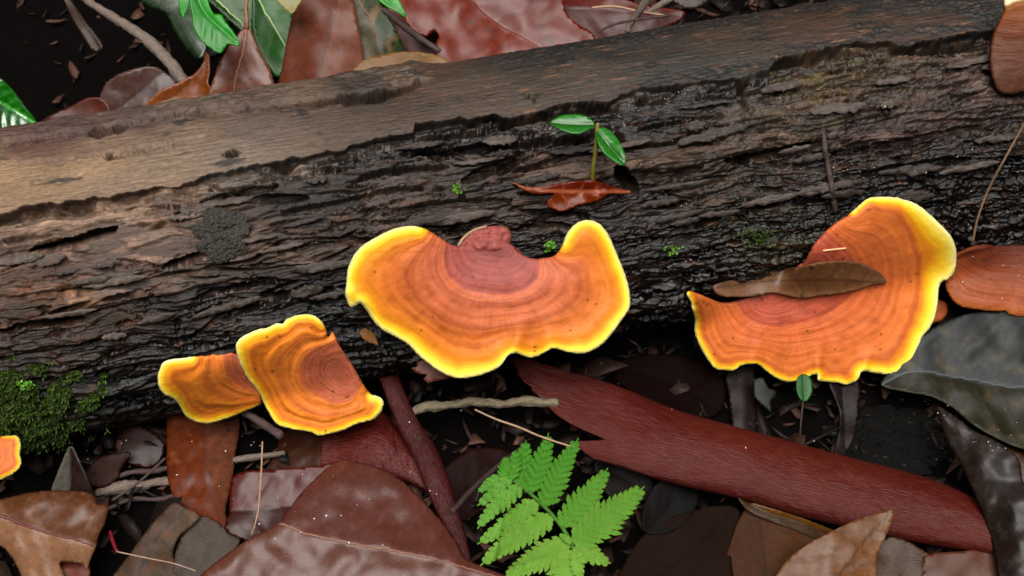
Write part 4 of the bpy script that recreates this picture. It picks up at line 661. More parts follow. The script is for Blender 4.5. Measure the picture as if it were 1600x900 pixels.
def bark_curl(label, start, top, bot, hgt, mat, name='bark_curl', cat='bark', wrap=125, ns=170, nw=56, thick=.7, seed=0, flat=.0, flare=.08, parent=None):
    """a rolled sheet: `top`/`bot` are its upper and lower outlines in the photo, `start` its torn end (w from -1 top to 1 bottom -> px offset along the roll)"""
    T = resample(smooth(top, 8, False), 2, False); B = resample(smooth(bot, 8, False), 2, False)
    s = np.linspace(0, 1, ns); a = np.radians(np.linspace(-wrap, wrap, nw)); S, Ag = np.meshgrid(s, a, indexing='ij')
    w = np.sin(np.clip(Ag, -math.pi / 2, math.pi / 2)) ; st = np.array(start, float); off_ = np.interp(w, st[:, 0], st[:, 1]); off = off_ + (.006 * fbm(w * 9, w * 0, 3, seed) + .007 * fbm(w * 30, w * 0, 3, seed + 4)) * (off_ > 0)
    Ss = off + (1 - off / 1.0) * S if False else off + (1 - off) * S
    def ev(L, q): t = np.linspace(0, 1, len(L)); return np.stack([np.interp(q, t, L[:, k]) for k in (0, 1)], -1)
    tp, bp = ev(T, Ss), ev(B, Ss); mid = (tp + bp) / 2; half = (bp - tp) / 2
    hw = np.hypot(half[..., 0], half[..., 1]) * .1875e-3
    fl = 1 - (1 - flare) * sm(.42, 0.04, Ss)            # flattens towards the torn end
    back = np.abs(Ag) > math.pi / 2
    ww = np.where(back, np.sign(Ag) * np.abs(np.sin(Ag)), w)
    c = mid + half * ww[..., None]
    h0 = np.interp(Ss, np.linspace(0, 1, len(hgt)), hgt)
    base = at(c[..., 0], c[..., 1], h0)
    rise = hw * (np.cos(Ag) * fl) * .95 + hw * .06 * fbm(Ss * 9, Ag * 1.2, 3, seed + 1) + .0002 * fbm(Ss * 60, Ag * 8, 3, seed + 2)
    dirv = CAM - base; dirv /= np.linalg.norm(dirv, axis=-1)[..., None]
    V = (base + dirv * rise[..., None]).reshape(-1, 3)
    i, j = np.meshgrid(np.arange(ns - 1), np.arange(nw - 1), indexing='ij'); q = lambda i, j: (i * nw + j).ravel()
    F = np.vstack([np.c_[q(i, j), q(i + 1, j), q(i + 1, j + 1)], np.c_[q(i, j), q(i + 1, j + 1), q(i, j + 1)]])
    k = q(np.array([ns // 2]), np.array([nw // 2]))[0]; N = vnormals(V, F)
    if N[k] @ (CAM - V[k]) < 0: F = F[:, ::-1]; N = -N
    L = np.hypot(*(T[-1] - T[0])) * .1875
    lc = np.stack([Ss * L, Ag * hw * 1000, 0 * S], -1).reshape(-1, 3)
    VV, FF = solid(V, V - N * thick * 1e-3, F)
    o = mesh_obj(name, VV, FF, mat, parent, {'lc': np.vstack([lc, lc])})
    if label: tag(o, label, cat)
    return o
bark_curl('long red-brown curl of bark with a torn left end, slanting down to the right', [(-1, .0), (-.55, .012), (-.2, .05), (.0, .068), (.15, .09), (.22, .10), (.38, .15), (.42, .19), (.50, .175), (.62, .145), (.70, .125), (.78, .125), (.9, .15), (1, .17)],
          [(800, 556), (880, 578), (960, 601), (1050, 638), (1130, 661), (1200, 680), (1330, 715), (1440, 744), (1525, 778), (1580, 802)], [(800, 676), (830, 686), (890, 706), (960, 727), (1050, 756), (1160, 781), (1250, 806), (1330, 826), (1400, 842), (1480, 856), (1580, 872)], [.022, .019, .016, .013, .012], M_BARK, seed=71)
bark_curl('glossy reddish bark scrap below the overlapping fungus', [(-1, 0), (1, 0)], [(505, 655), (545, 650), (590, 640), (625, 672), (655, 712)], [(500, 740), (540, 742), (590, 748), (630, 752), (668, 768)], [.006, .007, .008], M_BARK, seed=72, ns=60, nw=40, flare=.6)
bark_curl('dark red tubular stem running down beside the big purple-brown leaf', [(-1, 0), (1, 0)], [(622, 585), (650, 650), (682, 700), (705, 760), (724, 820), (738, 880)], [(592, 590), (618, 660), (646, 716), (672, 780), (700, 838), (722, 890)], [.020, .016, .014, .013], M_BARK2, seed=73, ns=90, nw=36, flare=.9, wrap=170, name='dead_stem', cat='stem')

# ------------------------------------------------------------------ twigs and thin stems
def twig(label, pts, r, mat, rough=.25, name='twig', cat='twig', sides=9, seed=0, group=None):
    o = tube(name, path(pts), np.array(r) * 1e-3, mat, None, sides, rough, seed); return tag(o, label, cat, group)
twig('pale peeling twig lying level below the largest fungus', [(630, 652, .014), (665, 637, .018), (705, 633, .020), (742, 628, .021), (780, 632, .021), (815, 627, .022), (872, 630, .022)], [1.2, 1.6, 1.2, 1.5, 1.2, 1.6, 1.3], TWIG_P, .5, seed=1, sides=12)
twig('grey-brown root-like stick in the dark top left corner', [(118, -15, .03), (150, 10, .03), (190, 35, .03), (230, 62, .028), (262, 95, .026), (290, 130, .024)], [1.3, 1.5, 2.0, 2.2, 2.2], TWIG, .35, seed=2, sides=12)
twig('short grey twig behind the left edge of the overlapping fungus', [(375, 640, .022), (405, 658, .022), (440, 682, .022)], [1.2, 1.4], TWIG_D, .3, seed=3)
twig('grey twig lying level just above the dark red-brown leaf', [(330, 726, .005), (385, 716, .005), (445, 708, .005)], [1.0, 1.1, .9], TWIG, .3, seed=4)
twig('pale twig left of the hanging brown leaf, the upper of two', [(168, 750, .005), (205, 738, .005), (240, 736, .004), (300, 722, .004)], [.8, 1.1], TWIG_D, .4, seed=5)
twig('wide pale strip of rotten wood left of the hanging leaf', [(150, 772, .003), (190, 762, .004), (225, 757, .003), (300, 748, .003)], [.8, 2.2, 1.2, 2.0], TWIG, .9, seed=6, sides=12)
twig('pale twig left of the hanging brown leaf, the lower of two', [(160, 800, .005), (205, 780, .005), (250, 780, .004), (300, 765, .004)], [.6, .9], TWIG_D, .4, seed=7)
twig('thin dark stem slanting across the pale twigs on the left', [(175, 782, .016), (215, 755, .017), (258, 716, .018)], [.35, .4], TWIG_D, .1, seed=8)
twig('thin bent stem stretching from below the largest fungus to the fern', [(742, 640, .03), (775, 655, .03), (812, 668, .028), (850, 684, .026), (906, 702, .024)], [.3, .35, .3], STEM, .1, seed=9)
twig('dark stick with a pale broken end leaning left of the fern', [(706, 800, .03), (735, 768, .024), (770, 735, .018), (815, 700, .012)], [.9, .8, .8], TWIG_D, .2, seed=10)
twig('upright hair-thin stem over the dark red-brown leaf', [(410, 690, .03), (408, 740, .028), (403, 800, .026), (393, 836, .022)], [.25, .28, .25], STEM, .1, seed=11)
tw = twig('pale thread with a red tip crossing the grey-brown leaf', [(183, 862, .024), (230, 872, .025), (270, 880, .026), (306, 892, .026)], [.22, .18], plain('thread_pale', srgb(150, 125, 108)), .1, seed=12)
tube('red_tip', path([(172, 830, .022), (177, 848, .023), (183, 862, .024)]), [.0004, .0006, .0004], plain('thread_red', srgb(110, 18, 34), .4), tw, 8)
twig('tan grass stem leaning against the right end of the log', [(1520, 378, .055), (1528, 340, .066), (1545, 295, .078), (1566, 255, .09), (1590, 212, .10), (1612, 172, .11)], [.34, .32, .3], STEM, .1, seed=13, name='grass_stem', cat='grass stem')
twig('grey-brown stick leaning behind the log right of the glossy leaf', [(1022, -20, .075), (1005, 8, .068), (985, 38, .06), (980, 50, .058)], [1.4, 1.3, 1.1], TWIG, .25, seed=14)
twig('shorter grey stick touching the leaning one behind the log', [(1050, -4, .06), (1030, 8, .058), (1012, 20, .056)], [1.3, 1.2, .8], TWIG, .3, seed=15)
twig('thin pale stem running flat over the dark red leaf at the top', [(925, 12, .062), (960, 10, .062), (1000, 18, .06), (1045, 25, .058)], [.45, .4], STEM, .1, seed=16)
twig('dark twig across the gap beside the glossy red-brown leaf', [(598, 14, .07), (630, 40, .066), (660, 62, .062), (688, 80, .06)], [.9, 1.2, .8], TWIG_D, .3, seed=17)
twig('thin crooked twig against the back of the log at the top', [(1045, 24, .066), (1000, 30, .068), (960, 38, .07), (935, 50, .07)], [.5, .5, .4], TWIG_D, .2, seed=18)
def on_log(pts, lift):
    p = resample(smooth(pts, 5, False), 3, False); z = log_near(p[:, 0], p[:, 1]); return at_depth(p[:, 0], p[:, 1], np.convolve(np.pad(z, 2, 'edge'), np.ones(5) / 5, 'valid') - lift)
def on_cap(pts, lift):
    bpy.context.view_layer.update(); dg = bpy.context.evaluated_depsgraph_get(); out = []
    for a, b in resample(smooth(pts, 5, False), 4, False):
        dv = ray(np.array(a), np.array(b)); dv = dv / np.linalg.norm(dv); hit, loc, nor, ix, ob, mx = scene.ray_cast(dg, Vector(CAM), Vector(dv)); out.append(np.array(loc) - dv * lift)
    return np.array(out)
tag(tube('twig', on_log([(716, 384), (726, 370), (742, 359), (760, 354)], .002), [.0005, .0004], STEM, None, 7), 'thin arched stem looping behind the stub of the largest fungus', 'twig')
tag(tube('twig', on_log([(1286, 205), (1290, 235), (1296, 270), (1305, 330)], .0016), [.0007, .0009, .0008], TWIG_D, None, 8, .3), 'dark dead stem running down the log face above the right fungus', 'twig')
tag(tube('twig', on_cap([(1286, 392), (1300, 390), (1322, 388)], .0003), [.0003, .0003], plain('splinter', srgb(225, 175, 130)), None, 6), 'tiny pale splinter on the red part of the right fungus', 'splinter')

# ------------------------------------------------------------------ fern frond
def mat_fern():
    m = Mat('fern_green'); lc = m.attr('lc').outputs['Vector']; v = m.attr('vein').outputs['Fac']
    a = m.noise(lc, .25, 4); b = m.noise(lc, 1.6, 4)
    c = m.mix(m.ramp(m.attr('side').outputs['Fac'], [(0, 0), (1, 1)]), srgb(78, 142, 26, .42), srgb(142, 180, 66, .52)); c = m.mix(1.0, c, m.ramp(b, [(.3, .8), (.5, 1), (.7, 1.15)]), 'MULTIPLY'); c = m.mix(1.0, c, m.ramp(a, [(.3, .85), (.7, 1.12)]), 'MULTIPLY')
    c = m.mix(m.math('MULTIPLY', v, .5), c, srgb(70, 140, 52))
    return m.out(color=c, rough=.58, spec=.12, normal=m.bump(b, .4, .0003))
M_FERN = mat_fern(); M_RACHIS = plain('fern_stalk', srgb(70, 124, 40, .7), .5)
def frond_h(px, py):                     # the frond arches over: high along its stalk, drooping to the tips
    d, arc, sd_ = seg_dist(np.c_[px, py], RACH[:, :2]); mm = d * .1875
    return .040 - .010 * sm(0, 220, arc) - .00032 * mm * np.where(sd_ < 0, 1.0, 1.0) - .000006 * mm ** 2
RACH = smooth([(903, 905), (898, 870), (893, 850), (878, 823), (862, 804), (850, 791), (832, 774), (811, 757), (792, 747), (775, 744), (760, 750), (750, 764)], 6, False)[:, :2]
fern = empty('fern_frond', at(np.array(903.), np.array(905.), .04), 'bright green fern frond at the bottom centre', 'fern')
PM = None
def kid(o):
    o.parent = fern; o.matrix_parent_inverse = fern.matrix_basis.inverted(); return o
bpy.context.view_layer.update()
rr = resample(RACH, 3, False); hh = frond_h(rr[:, 0], rr[:, 1])
kid(tube('rachis', at(rr[:, 0], rr[:, 1], hh), [.0007, .0006, .0003], M_RACHIS, None, 8))
PINNAE = [((811, 757), (822, 688), 30), ((825, 769), (857, 676), 34), ((850, 790), (904, 684), 36), ((877, 822), (950, 731), 40), ((896, 850), (1007, 760), 56), ((797, 748), (806, 704), 22), ((784, 744), (791, 714), 16),
          ((795, 748), (746, 790), 18), ((812, 760), (746, 826), 25), ((838, 784), (746, 850), 31), ((862, 806), (750, 884), 36), ((889, 846), (788, 902), 42), ((896, 862), (868, 930), 44), ((899, 853), (954, 880), 26), ((778, 744), (747, 768), 14), ((900, 860), (908, 905), 22), ((893, 848), (874, 835), 8)]
def pinna(b, t, wd, k):
    b = A(*b); t = A(*t); L = np.hypot(*(t - b)); d = (t - b) / L; nrm = A(-d[1], d[0]); r = np.random.default_rng(200 + k)
    nl = max(5, int(L / 11.5)); V = []; F = []; vein = []; lc = []
    bendk = r.uniform(-.05, .05) * L
    def P(u, v): return b + d * u * L + nrm * (v + bendk * math.sin(u * math.pi))
    def strip(pts_l, pts_r, mid):        # a lobe as rows (left, mid, right)
        s0 = len(V); n = len(mid)
        for q in range(n):
            for pp, vv in ((pts_l[q], 0), (mid[q], 1), (pts_r[q], 0)): V.append((*pp, -.18 * (1 - vv))); vein.append(vv)
        for q in range(n - 1):
            for c in (0, 1): F.append((s0 + q * 3 + c, s0 + (q + 1) * 3 + c, s0 + (q + 1) * 3 + c + 1, s0 + q * 3 + c + 1))
    us = np.linspace(0, 1, 14); rib = [P(u, 0) for u in us]; wl = lambda u: max(.5, (1 - u) * 1.6 + 1.0 * (u > .1))
    strip([P(u, -wl(u)) for u in us], [P(u, wl(u)) for u in us], rib)
    for i in range(nl):
        u0 = .03 + .90 * i / (nl - .3)
        for sgn in (-1, 1):
            prof = (1 - u0) ** .75 * (.72 + .5 * min(1, u0 * 4)) if u0 > .0 else .7
            ln = wd * .72 * prof * r.uniform(.9, 1.1) + 2; w0 = L / nl * .54
            ax = norm(d * (.62 + .35 * u0) + nrm * sgn * 1.0); px_ = A(-ax[1], ax[0]); o = P(u0 + (.02 if sgn > 0 else 0), 0)
            m = 9; mid, l, rt = [], [], []
            for q in range(m):
                f = q / (m - 1); ww = w0 * (1.0 - .15 * f) * math.sqrt(max(0, 1 - f ** 3.2)) * (1 - (.30 if q % 2 else 0) * (f > .2)); c = o + ax * ln * f + d * ln * .10 * f * f
                mid.append(c); l.append(c - px_ * ww); rt.append(c + px_ * ww)
            strip(l, rt, mid)
    V = np.array(V); vein = np.array(vein, float); hz = frond_h(V[:, 0], V[:, 1]) + V[:, 2] * 1e-3 + .0003 * fbm(V[:, 0] / 9, V[:, 1] / 9, 2, k) + .0004 * (k % 9)
    W = at(V[:, 0], V[:, 1], hz); F = np.array(F); T = np.vstack([F[:, [0, 1, 2]], F[:, [0, 2, 3]]])
    nz = np.cross(W[T[:, 1]] - W[T[:, 0]], W[T[:, 2]] - W[T[:, 0]])[:, 2]; T[nz < 0] = T[nz < 0][:, ::-1]
    side = np.full(len(W), np.clip((b[1] + t[1]) / 2 / 160 - 4.5, 0, 1)) + .1 * fbm(V[:, 0] / 30, V[:, 1] / 30, 2, 5)
    VV = np.vstack([W, W - A(0, 0, .00015)]); FF = np.vstack([T, T[:, ::-1] + len(W)])
    kid(mesh_obj('pinna', VV, FF, M_FERN, None, {'lc': np.tile(np.c_[V[:, 0], V[:, 1], 0 * V[:, 0]] * .1875, (2, 1)), 'vein': np.r_[vein, vein], 'side': np.r_[side, side]}))
for k, (b, t, wd) in enumerate(PINNAE): pinna(b, t, wd, k)

# ------------------------------------------------------------------ seedlings
M_SEED = lm('seedling_green', (52, 146, 28), (46, 134, 26), kk=.4, rough=.3, spec=.3, vein=srgb(60, 128, 40, .5), mott=.25, coat=.4, bumpk=1.0, grain=5.0); M_SSTEM = plain('seedling_stem', srgb(128, 118, 40), .4)
zb = float(log_near(np.array([926.]), np.array([283.]))[0])
sp = resample(smooth([(926, 284, 0), (927, 262, .0035), (930, 240, .006), (932, 215, .0085), (934, 193, .0095)], 5, False), 3, False)
SP = at_depth(sp[:, 0], sp[:, 1], zb - .003 - sp[:, 2] - (284 - sp[:, 1]) * .1875e-3 * .35)
seed_o = empty('seedling', SP[0], 'two-leaved glossy green seedling growing from the log', 'seedling'); bpy.context.view_layer.update()
def skid(o, p): o.parent = p; o.matrix_parent_inverse = p.matrix_basis.inverted(); return o
skid(tube('stem', SP, [.0007, .0006, .0005], M_SSTEM, None, 8), seed_o)
Pt = SP[-3]
skid(leaf(None, [(859, 192), (867, 186), (880, 181), (900, 180), (916, 183), (930, 194), (918, 204), (902, 210), (884, 207), (869, 200)], M_SEED, Pt, (-.05, -.26, 1), [(859, 192), (895, 195), (931, 194)], fold=.12, veins=.5, ribs=.12, vgap=11, onlog='plane', spacing=2.6, seed=81, name='leaf', wob=.5, jag=.2), seed_o)
skid(leaf(None, [(931, 206), (938, 199), (951, 202), (962, 214), (970, 228), (976, 243), (976, 258), (964, 255), (950, 245), (938, 232), (932, 218)], M_SEED, Pt, (.05, -.30, 1), [(932, 203), (952, 228), (976, 257)], fold=.12, veins=.5, ribs=.12, vgap=11, onlog='plane', spacing=2.6, seed=82, name='leaf', wob=.6, jag=.2), seed_o)
s2 = empty('seedling', at(np.array(1250.), np.array(680.), .008), 'single small green leaf on a thin stem below the right fungus', 'seedling'); bpy.context.view_layer.update()
skid(leaf(None, [(1246, 590), (1256, 584), (1267, 592), (1269, 612), (1260, 627), (1249, 622), (1244, 606)], lm('seedling_green_b', (30, 108, 32), rough=.4), at(np.array(1256.), np.array(608.), .018), (0, -.3, 1), [(1256, 585), (1257, 627)], fold=.12, onlog='plane', spacing=2.6, seed=83, name='leaf', wob=.2, jag=.2), s2)
skid(tube('stem', path([(1250, 680, .008), (1252, 655, .012), (1255, 626, .016)]), [.0003, .0003], TWIG_D, None, 7), s2)

# ------------------------------------------------------------------ moss, lumps, soil, crumbs
M_MOSS = Mat('moss'); _c = M_MOSS.mix(M_MOSS.attr('side').outputs['Fac'], srgb(12, 19, 6), srgb(72, 96, 30)); M_MOSS = M_MOSS.out(color=_c, rough=.6, spec=.15)
M_TUFT = Mat('moss_bright'); _c = M_TUFT.mix(M_TUFT.attr('side').outputs['Fac'], srgb(84, 140, 24, .8), srgb(118, 180, 44, .8)); M_TUFT = M_TUFT.out(color=_c, rough=.45)
def blades(bases, ups, lens, wid, r, per=5, spread=.7):
    V = []; F = []; sd_ = []
    for b, u, L in zip(bases, ups, lens):
        tone = r.uniform(0, 1) ** 2
        ax = norm(u + r.normal(0, .35, 3)); a = norm(np.cross(ax, r.normal(0, 1, 3))); c = np.cross(ax, a)
        for q in range(per):
            f = q / per; p = b + ax * L * f; ph = q * 2.4; dr = norm(ax * .8 + (a * math.cos(ph) + c * math.sin(ph)) * spread * 1.3); sdv = np.cross(dr, ax); sdv = sdv / (np.linalg.norm(sdv) + 1e-9) * wid; n0 = len(V); l = L * .55 * (1 - .4 * f)
            V += [p - sdv, p + dr * l * .55 - sdv * .8, p + dr * l, p + dr * l * .55 + sdv * .8]; F.append((n0, n0 + 1, n0 + 2, n0 + 3)); sd_ += [tone * .6 + .3 * f] * 4
    return np.array(V), np.array(F), np.array(sd_)
def log_pts(px, py, lift=0): return at_depth(px, py, log_depth(px, py) - lift)
r = np.random.default_rng(3)
N_ = 5200; qx = r.uniform(-60, 165, N_); qy = r.uniform(555, 705, N_)
dens = fbm(qx / 26, qy / 20, 3, 91) + .9 * sm(130, 0, np.hypot((qx - 40) * .9, (qy - 640) * 1.25)) - .45; mk = (dens > 0) & (log_depth(qx, qy) < 2); qx, qy = qx[mk], qy[mk]
bs = log_pts(qx, qy, -.0008); up = np.array([log_normal(a, b) for a, b in zip(qx, qy)]) + A(0, -.3, .55)
V_, F_, S_ = blades(bs, up, r.uniform(.0014, .0042, len(bs)), .00034, r, per=6)
tag(mesh_obj('moss', V_, F_, M_MOSS, None, {'side': S_}), 'dark green moss mat hanging on the lower left side of the log', 'moss', None, 'stuff')
def tuft(label, cx, cy, rad, n, mat, L, seed, lift=0):
    r = np.random.default_rng(seed); qx = cx + r.normal(0, rad, n); qy = cy + r.normal(0, rad * .6, n); bs = at_depth(qx, qy, log_near(qx, qy) - lift); up = np.tile(A(0, -.4, .9), (n, 1)) + r.normal(0, .4, (n, 3))
    V_, F_, S_ = blades(bs, up, r.uniform(.6, 1.2, n) * L, .0004, r, per=5); tag(mesh_obj('moss_tuft', V_, F_, mat, None, {'side': S_}), label, 'moss')
tuft('tiny bright green moss sprig beside the stub of the largest fungus', 861, 386, 5, 12, M_TUFT, .002, 5, .001)
tuft('tiny bright green sprig growing above the moss mat on the left', 41, 601, 5, 12, M_TUFT, .002, 6, .003)
tuft('yellow-green moss speck in the middle of the log face', 715, 298, 7, 14, M_TUFT, .0012, 7)
tuft('olive moss sprig on the smooth top of the log', 832, 151, 5, 10, M_MOSS, .0012, 8)
tuft('small green moss sprig between the two large fungi', 1050, 391, 7, 14, M_TUFT, .0012, 9)
tuft('olive moss patch on the log left of the red part of the right fungus', 1188, 372, 14, 60, M_MOSS, .0014, 10)

M_FRASS = plain('frass', srgb(62, 58, 52), .6, .4, 2.5, .35, 1.6, (1, 1, 1), 1.0, .0006)
def lump(name, label, cat, px, py, rx, ry, hgt, n, mat, seed, base=None, grain=.0006):
    r = np.random.default_rng(seed); g = np.linspace(-1, 1, 60); X, Y = np.meshgrid(g, g, indexing='ij'); rr = np.sqrt(X ** 2 + Y ** 2); nn = 60
    qx = px + X * rx * (1 + .5 * fbm(X * 2.1, Y * 2.1, 4, seed)); qy = py + Y * ry * (1 + .34 * fbm(X * 1.6 + 5, Y * 1.6, 3, seed))
    hm = hgt * np.clip(1 - np.clip(rr, 0, 1) ** 2.4, 0, 1) * (1 + .35 * fbm(X * 4, Y * 4, 4, seed + 1)) + .0006 * fbm(X * 14, Y * 14, 3, seed + 2)
    keep = rr.ravel() <= 1.0
    if base is None:
        z0 = log_near(qx.ravel(), qy.ravel()).reshape(qx.shape); z0 = np.minimum(z0, np.median(z0) + .002); P = at_depth(qx, qy, z0 - hm)
    else: P = at(qx, qy, base); P[..., 2] += hm
    V = P.reshape(-1, 3); i, j = np.meshgrid(np.arange(nn - 1), np.arange(nn - 1), indexing='ij'); F = np.c_[(i * nn + j).ravel(), ((i + 1) * nn + j).ravel(), ((i + 1) * nn + j + 1).ravel(), (i * nn + j + 1).ravel()]
    F = F[keep[F].all(1)][:, ::-1]; lc = V * 1000
    # loose crumbs stuck on it
    idx = r.choice(np.where(keep)[0], n); c = V[idx]; e = grain * r.uniform(.5, 1.4, (n, 1, 1)); d = np.array([(1, 0, 0), (-1, 0, 0), (0, 1, 0), (0, -1, 0), (0, 0, 1), (0, 0, -1)], float)
    O = (c[:, None] + (d * r.uniform(.6, 1.4, (n, 6, 1))) * e).reshape(-1, 3); tf = np.array([(0, 2, 4), (2, 1, 4), (1, 3, 4), (3, 0, 4), (2, 0, 5), (1, 2, 5), (3, 1, 5), (0, 3, 5)]); OF = (np.arange(n)[:, None, None] * 6 + tf).reshape(-1, 3) + len(V)
    T = np.vstack([F[:, :3], F[:, [0, 2, 3]], OF]); VV = np.vstack([V, O]); u, inv = np.unique(T, return_inverse=True)
    return tag(mesh_obj(name, VV[u], inv.reshape(T.shape), mat, None, {'lc': VV[u] * 1000}), label, cat)
lump('frass_mound', 'dark crumbly mound of frass stuck on the left part of the log', 'frass', 345, 364, 44, 40, .0028, 1300, M_FRASS, 15, None, .00036)
mm_ = Mat('rotten_lump'); lc_ = mm_.attr('lc').outputs['Vector']; n_ = mm_.noise(lc_, .35, 5, .7); M_LUMP = mm_.out(color=mm_.mix(mm_.ramp(mm_.noise(lc_, .22, 5, .7), [(.62, 0), (.72, .35)]), mm_.mix(n_, srgb(5, 5, 5), srgb(15, 13, 12)), srgb(90, 104, 76)), rough=.7, spec=.08, normal=mm_.bump(n_, 1.0, .0015))
lump('rotten_wood', 'black lump of rotten wood with pale green lichen behind the bark curl', 'wood lump', 1390, 690, 95, 62, .0035, 60, M_LUMP, 16, .002, .0006)

mm_ = Mat('soil'); lc_ = mm_.attr('lc').outputs['Vector']; n_ = mm_.noise(lc_, .3, 8, .7); M_SOIL = mm_.out(color=mm_.mix(n_, srgb(3, 2, 2), srgb(10, 7, 6)), rough=mm_.math('MULTIPLY_ADD', n_, .4, .55), spec=.04, normal=mm_.bump(n_, 1.0, .002))
g = np.r_[-9, -5, -3, -1.8, -1.1, -.7, -.5, np.linspace(-.4, .42, 330), .5, .7, 1.1, 1.8, 3, 5, 9]
X, Y = np.meshgrid(g, g, indexing='ij'); near = sm(1.0, .35, np.hypot(X, Y))
Z = near * (.0035 * fbm(X * 28, Y * 28, 4, 95) + .0022 * fbm(X * 130, Y * 130, 4, 96)) + (1 - near) * .02 * fbm(X * 1.5, Y * 1.5, 3, 97)
gx_, gy_, _z = proj(np.stack([X, Y, Z], -1)); Z -= .05 * sm(360, 150, gx_) * sm(240, 120, gy_) * near
nn = len(g); i, j = np.meshgrid(np.arange(nn - 1), np.arange(nn - 1), indexing='ij'); V_ = np.stack([X, Y, Z], -1).reshape(-1, 3)
tag(mesh_obj('ground', V_, np.c_[(i * nn + j).ravel(), ((i + 1) * nn + j).ravel(), ((i + 1) * nn + j + 1).ravel(), (i * nn + j + 1).ravel()], M_SOIL, None, {'lc': V_ * 1000}), kind='structure')
GZ = lambda x, y: .0035 * fbm(x * 28, y * 28, 4, 95) + .0022 * fbm(x * 130, y * 130, 4, 96)
def crumbs(name, n, area, size, mat, seed, kindlabel):
    r = np.random.default_rng(seed); x = r.uniform(area[0], area[1], n); y = r.uniform(area[2], area[3], n); dist = np.abs((np.c_[x, y, 0 * x] - AX0) @ HZ); gx, gy, _q = proj(np.stack([x, y, 0 * x], -1)); k = (dist > .036) & (~((gx < 380) & (gy < 260)) | (r.uniform(0, 1, n) < .12)); x, y = x[k], y[k]; n = len(x)
    gx, gy, _q = proj(np.stack([x, y, 0 * x], -1)); z = GZ(x, y) + r.uniform(0, .004, n) - .05 * sm(360, 150, gx) * sm(240, 120, gy); a = r.uniform(0, 6.28, n); L = size * np.clip(r.lognormal(0, .5, n), .3, 1.7); w = L * r.uniform(.12, .6, n); t = r.normal(0, .35, (n, 2)); m = 7
    f = np.linspace(0, 2 * math.pi, m, endpoint=False); rad = r.uniform(.35, 1.3, (n, m)); lx_ = np.cos(f) * rad * L[:, None]; ly_ = np.sin(f) * rad * w[:, None]
    vx = x[:, None] + lx_ * np.cos(a)[:, None] - ly_ * np.sin(a)[:, None]; vy = y[:, None] + lx_ * np.sin(a)[:, None] + ly_ * np.cos(a)[:, None]
    vz = z[:, None] + t[:, :1] * lx_ + t[:, 1:] * ly_ + .15 * L[:, None] * (lx_ / L[:, None]) ** 2
    top = np.stack([vx, vy, vz], -1); c = np.stack([x, y, z + .0003], -1)[:, None]; bt = top - A(0, 0, .0004)
    V = np.concatenate([top, c, bt], 1).reshape(-1, 3); q = 2 * m + 1; T = [(k, (k + 1) % m, m) for k in range(m)] + [(k, m + 1 + k, m + 1 + (k + 1) % m) for k in range(m)] + [(k, m + 1 + (k + 1) % m, (k + 1) % m) for k in range(m)]
    F = (np.arange(n)[:, None, None] * q + np.array(T)).reshape(-1, 3); tone = np.repeat(r.uniform(0, 1, n), q)
    tag(mesh_obj(name, V, F, mat, None, {'side': tone, 'lc': V * 1000}), kindlabel, 'litter', None, 'stuff')
mm_ = Mat('litter'); M_LIT = mm_.out(color=mm_.mix(1.0, mm_.ramp(mm_.attr('side').outputs['Fac'], [(0, srgb(10, 7, 6)), (.6, srgb(36, 25, 20)), (.9, srgb(60, 38, 30)), (1, srgb(78, 52, 42))]), mm_.ramp(mm_.noise(mm_.attr('lc').outputs['Vector'], .8, 4), [(.3, .6), (.7, 1.3)]), 'MULTIPLY'), rough=.6, spec=.15)
crumbs('leaf_litter', 9000, (-.32, .34, -.14, .26), .0032, M_LIT, 21, 'dark scraps of leaf and bark strewn over the soil'); crumbs('leaf_litter', 700, (-.36, .38, -.16, .30), .009, M_LIT, 22, 'larger dark leaf pieces rotting into the soil')
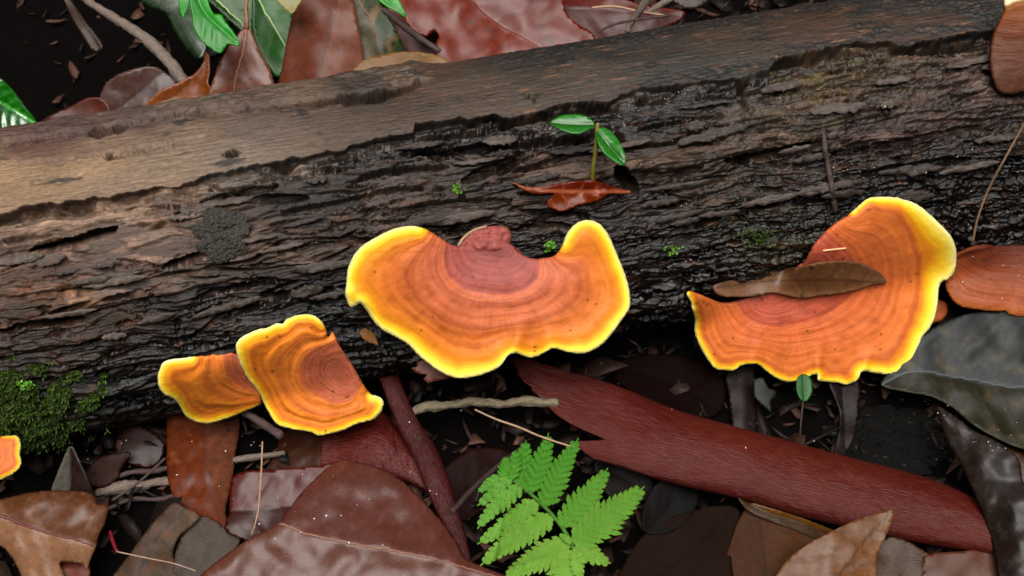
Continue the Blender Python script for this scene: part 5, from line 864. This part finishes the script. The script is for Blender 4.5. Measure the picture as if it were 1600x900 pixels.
# sand grains and droplets on the wet leaves
r = np.random.default_rng(33); SPK = [(491, 811), (405, 819), (470, 832), (430, 842), (545, 848), (598, 852), (720, 642), (510, 806), (640, 660), (352, 705), (300, 690), (1272, 689), (1050, 640), (1165, 700), (1525, 690), (1450, 632), (1560, 700), (1570, 640), (1500, 560), (1580, 680), (832, 552), (940, 568)] + [(r.uniform(400, 700), r.uniform(735, 860)) for _ in range(12)] + [(r.uniform(1430, 1600), r.uniform(620, 720)) for _ in range(14)] + [(r.uniform(130, 500), r.uniform(640, 760)) for _ in range(12)] + [(r.uniform(950, 1560), r.uniform(140, 330)) for _ in range(24)] + [(r.uniform(1500, 1600), r.uniform(400, 470)) for _ in range(10)]
from mathutils.bvhtree import BVHTree
bpy.context.view_layer.update(); DG = bpy.context.evaluated_depsgraph_get()
V_ = []; F_ = []
d0 = np.array([(1, 0, 0), (-1, 0, 0), (0, 1, 0), (0, -1, 0), (0, 0, 1), (0, 0, -1)], float); t0 = np.array([(0, 2, 4), (2, 1, 4), (1, 3, 4), (3, 0, 4), (2, 0, 5), (1, 2, 5), (3, 1, 5), (0, 3, 5)])
for a, b in SPK:
    dv = ray(np.array(float(a)), np.array(float(b))); hit, loc, nor, ix, ob, mx = scene.ray_cast(DG, Vector(CAM), Vector(dv / np.linalg.norm(dv)))
    if not hit: continue
    e = r.uniform(.00012, .00032) * (1.5 if len(F_) < 12 else 1); F_.append(t0 + 6 * len(V_)); V_.append(np.array(loc) + np.array(nor) * e * .6 + d0 * e * r.uniform(.7, 1.3, (6, 1)))
M_GRAIN = plain('sand_grain', srgb(214, 206, 198), .3)
V_ = np.vstack(V_); tag(mesh_obj('sand_grains', V_, np.vstack(F_), M_GRAIN, None, {'lc': V_ * 1000}), 'pale grains of sand sprinkled over leaves and log', 'sand', None, 'stuff')

# unseen ring of dark leaves, added to keep the horizon's light off the log
r = np.random.default_rng(44); N_ = 9000; el = np.radians(r.uniform(-2, 58, N_) * np.sqrt(r.uniform(.35, 1, N_))); az = r.uniform(0, 2 * math.pi, N_); rd_ = r.uniform(1.5, 3.2, N_)
c_ = np.stack([rd_ * np.cos(el) * np.cos(az), rd_ * np.cos(el) * np.sin(az), .05 + rd_ * np.sin(el)], -1)
u_ = r.normal(0, 1, (N_, 3)); u_ /= np.linalg.norm(u_, axis=1)[:, None]; v_ = np.cross(u_, r.normal(0, 1, (N_, 3))); v_ /= np.linalg.norm(v_, axis=1)[:, None]; L_ = r.uniform(.08, .2, (N_, 1)); n_ = np.cross(u_, v_)
Q = np.stack([c_ - u_ * L_, c_ - v_ * L_ * .34 + n_ * L_ * .1, c_ + u_ * L_, c_ + v_ * L_ * .34 + n_ * L_ * .1], 1).reshape(-1, 3); F_ = np.arange(N_)[:, None] * 4 + np.array([[0, 1, 2, 3]])
M_SCREEN = plain('horizon_screen_leaf', srgb(46, 62, 28, .8), .6, .1)
tag(mesh_obj('horizon_screen', Q, F_, M_SCREEN, None, {'lc': Q * 100}), 'unseen ring of dark forest leaves, added to block light from the horizon', 'horizon_screen', None, 'stuff')
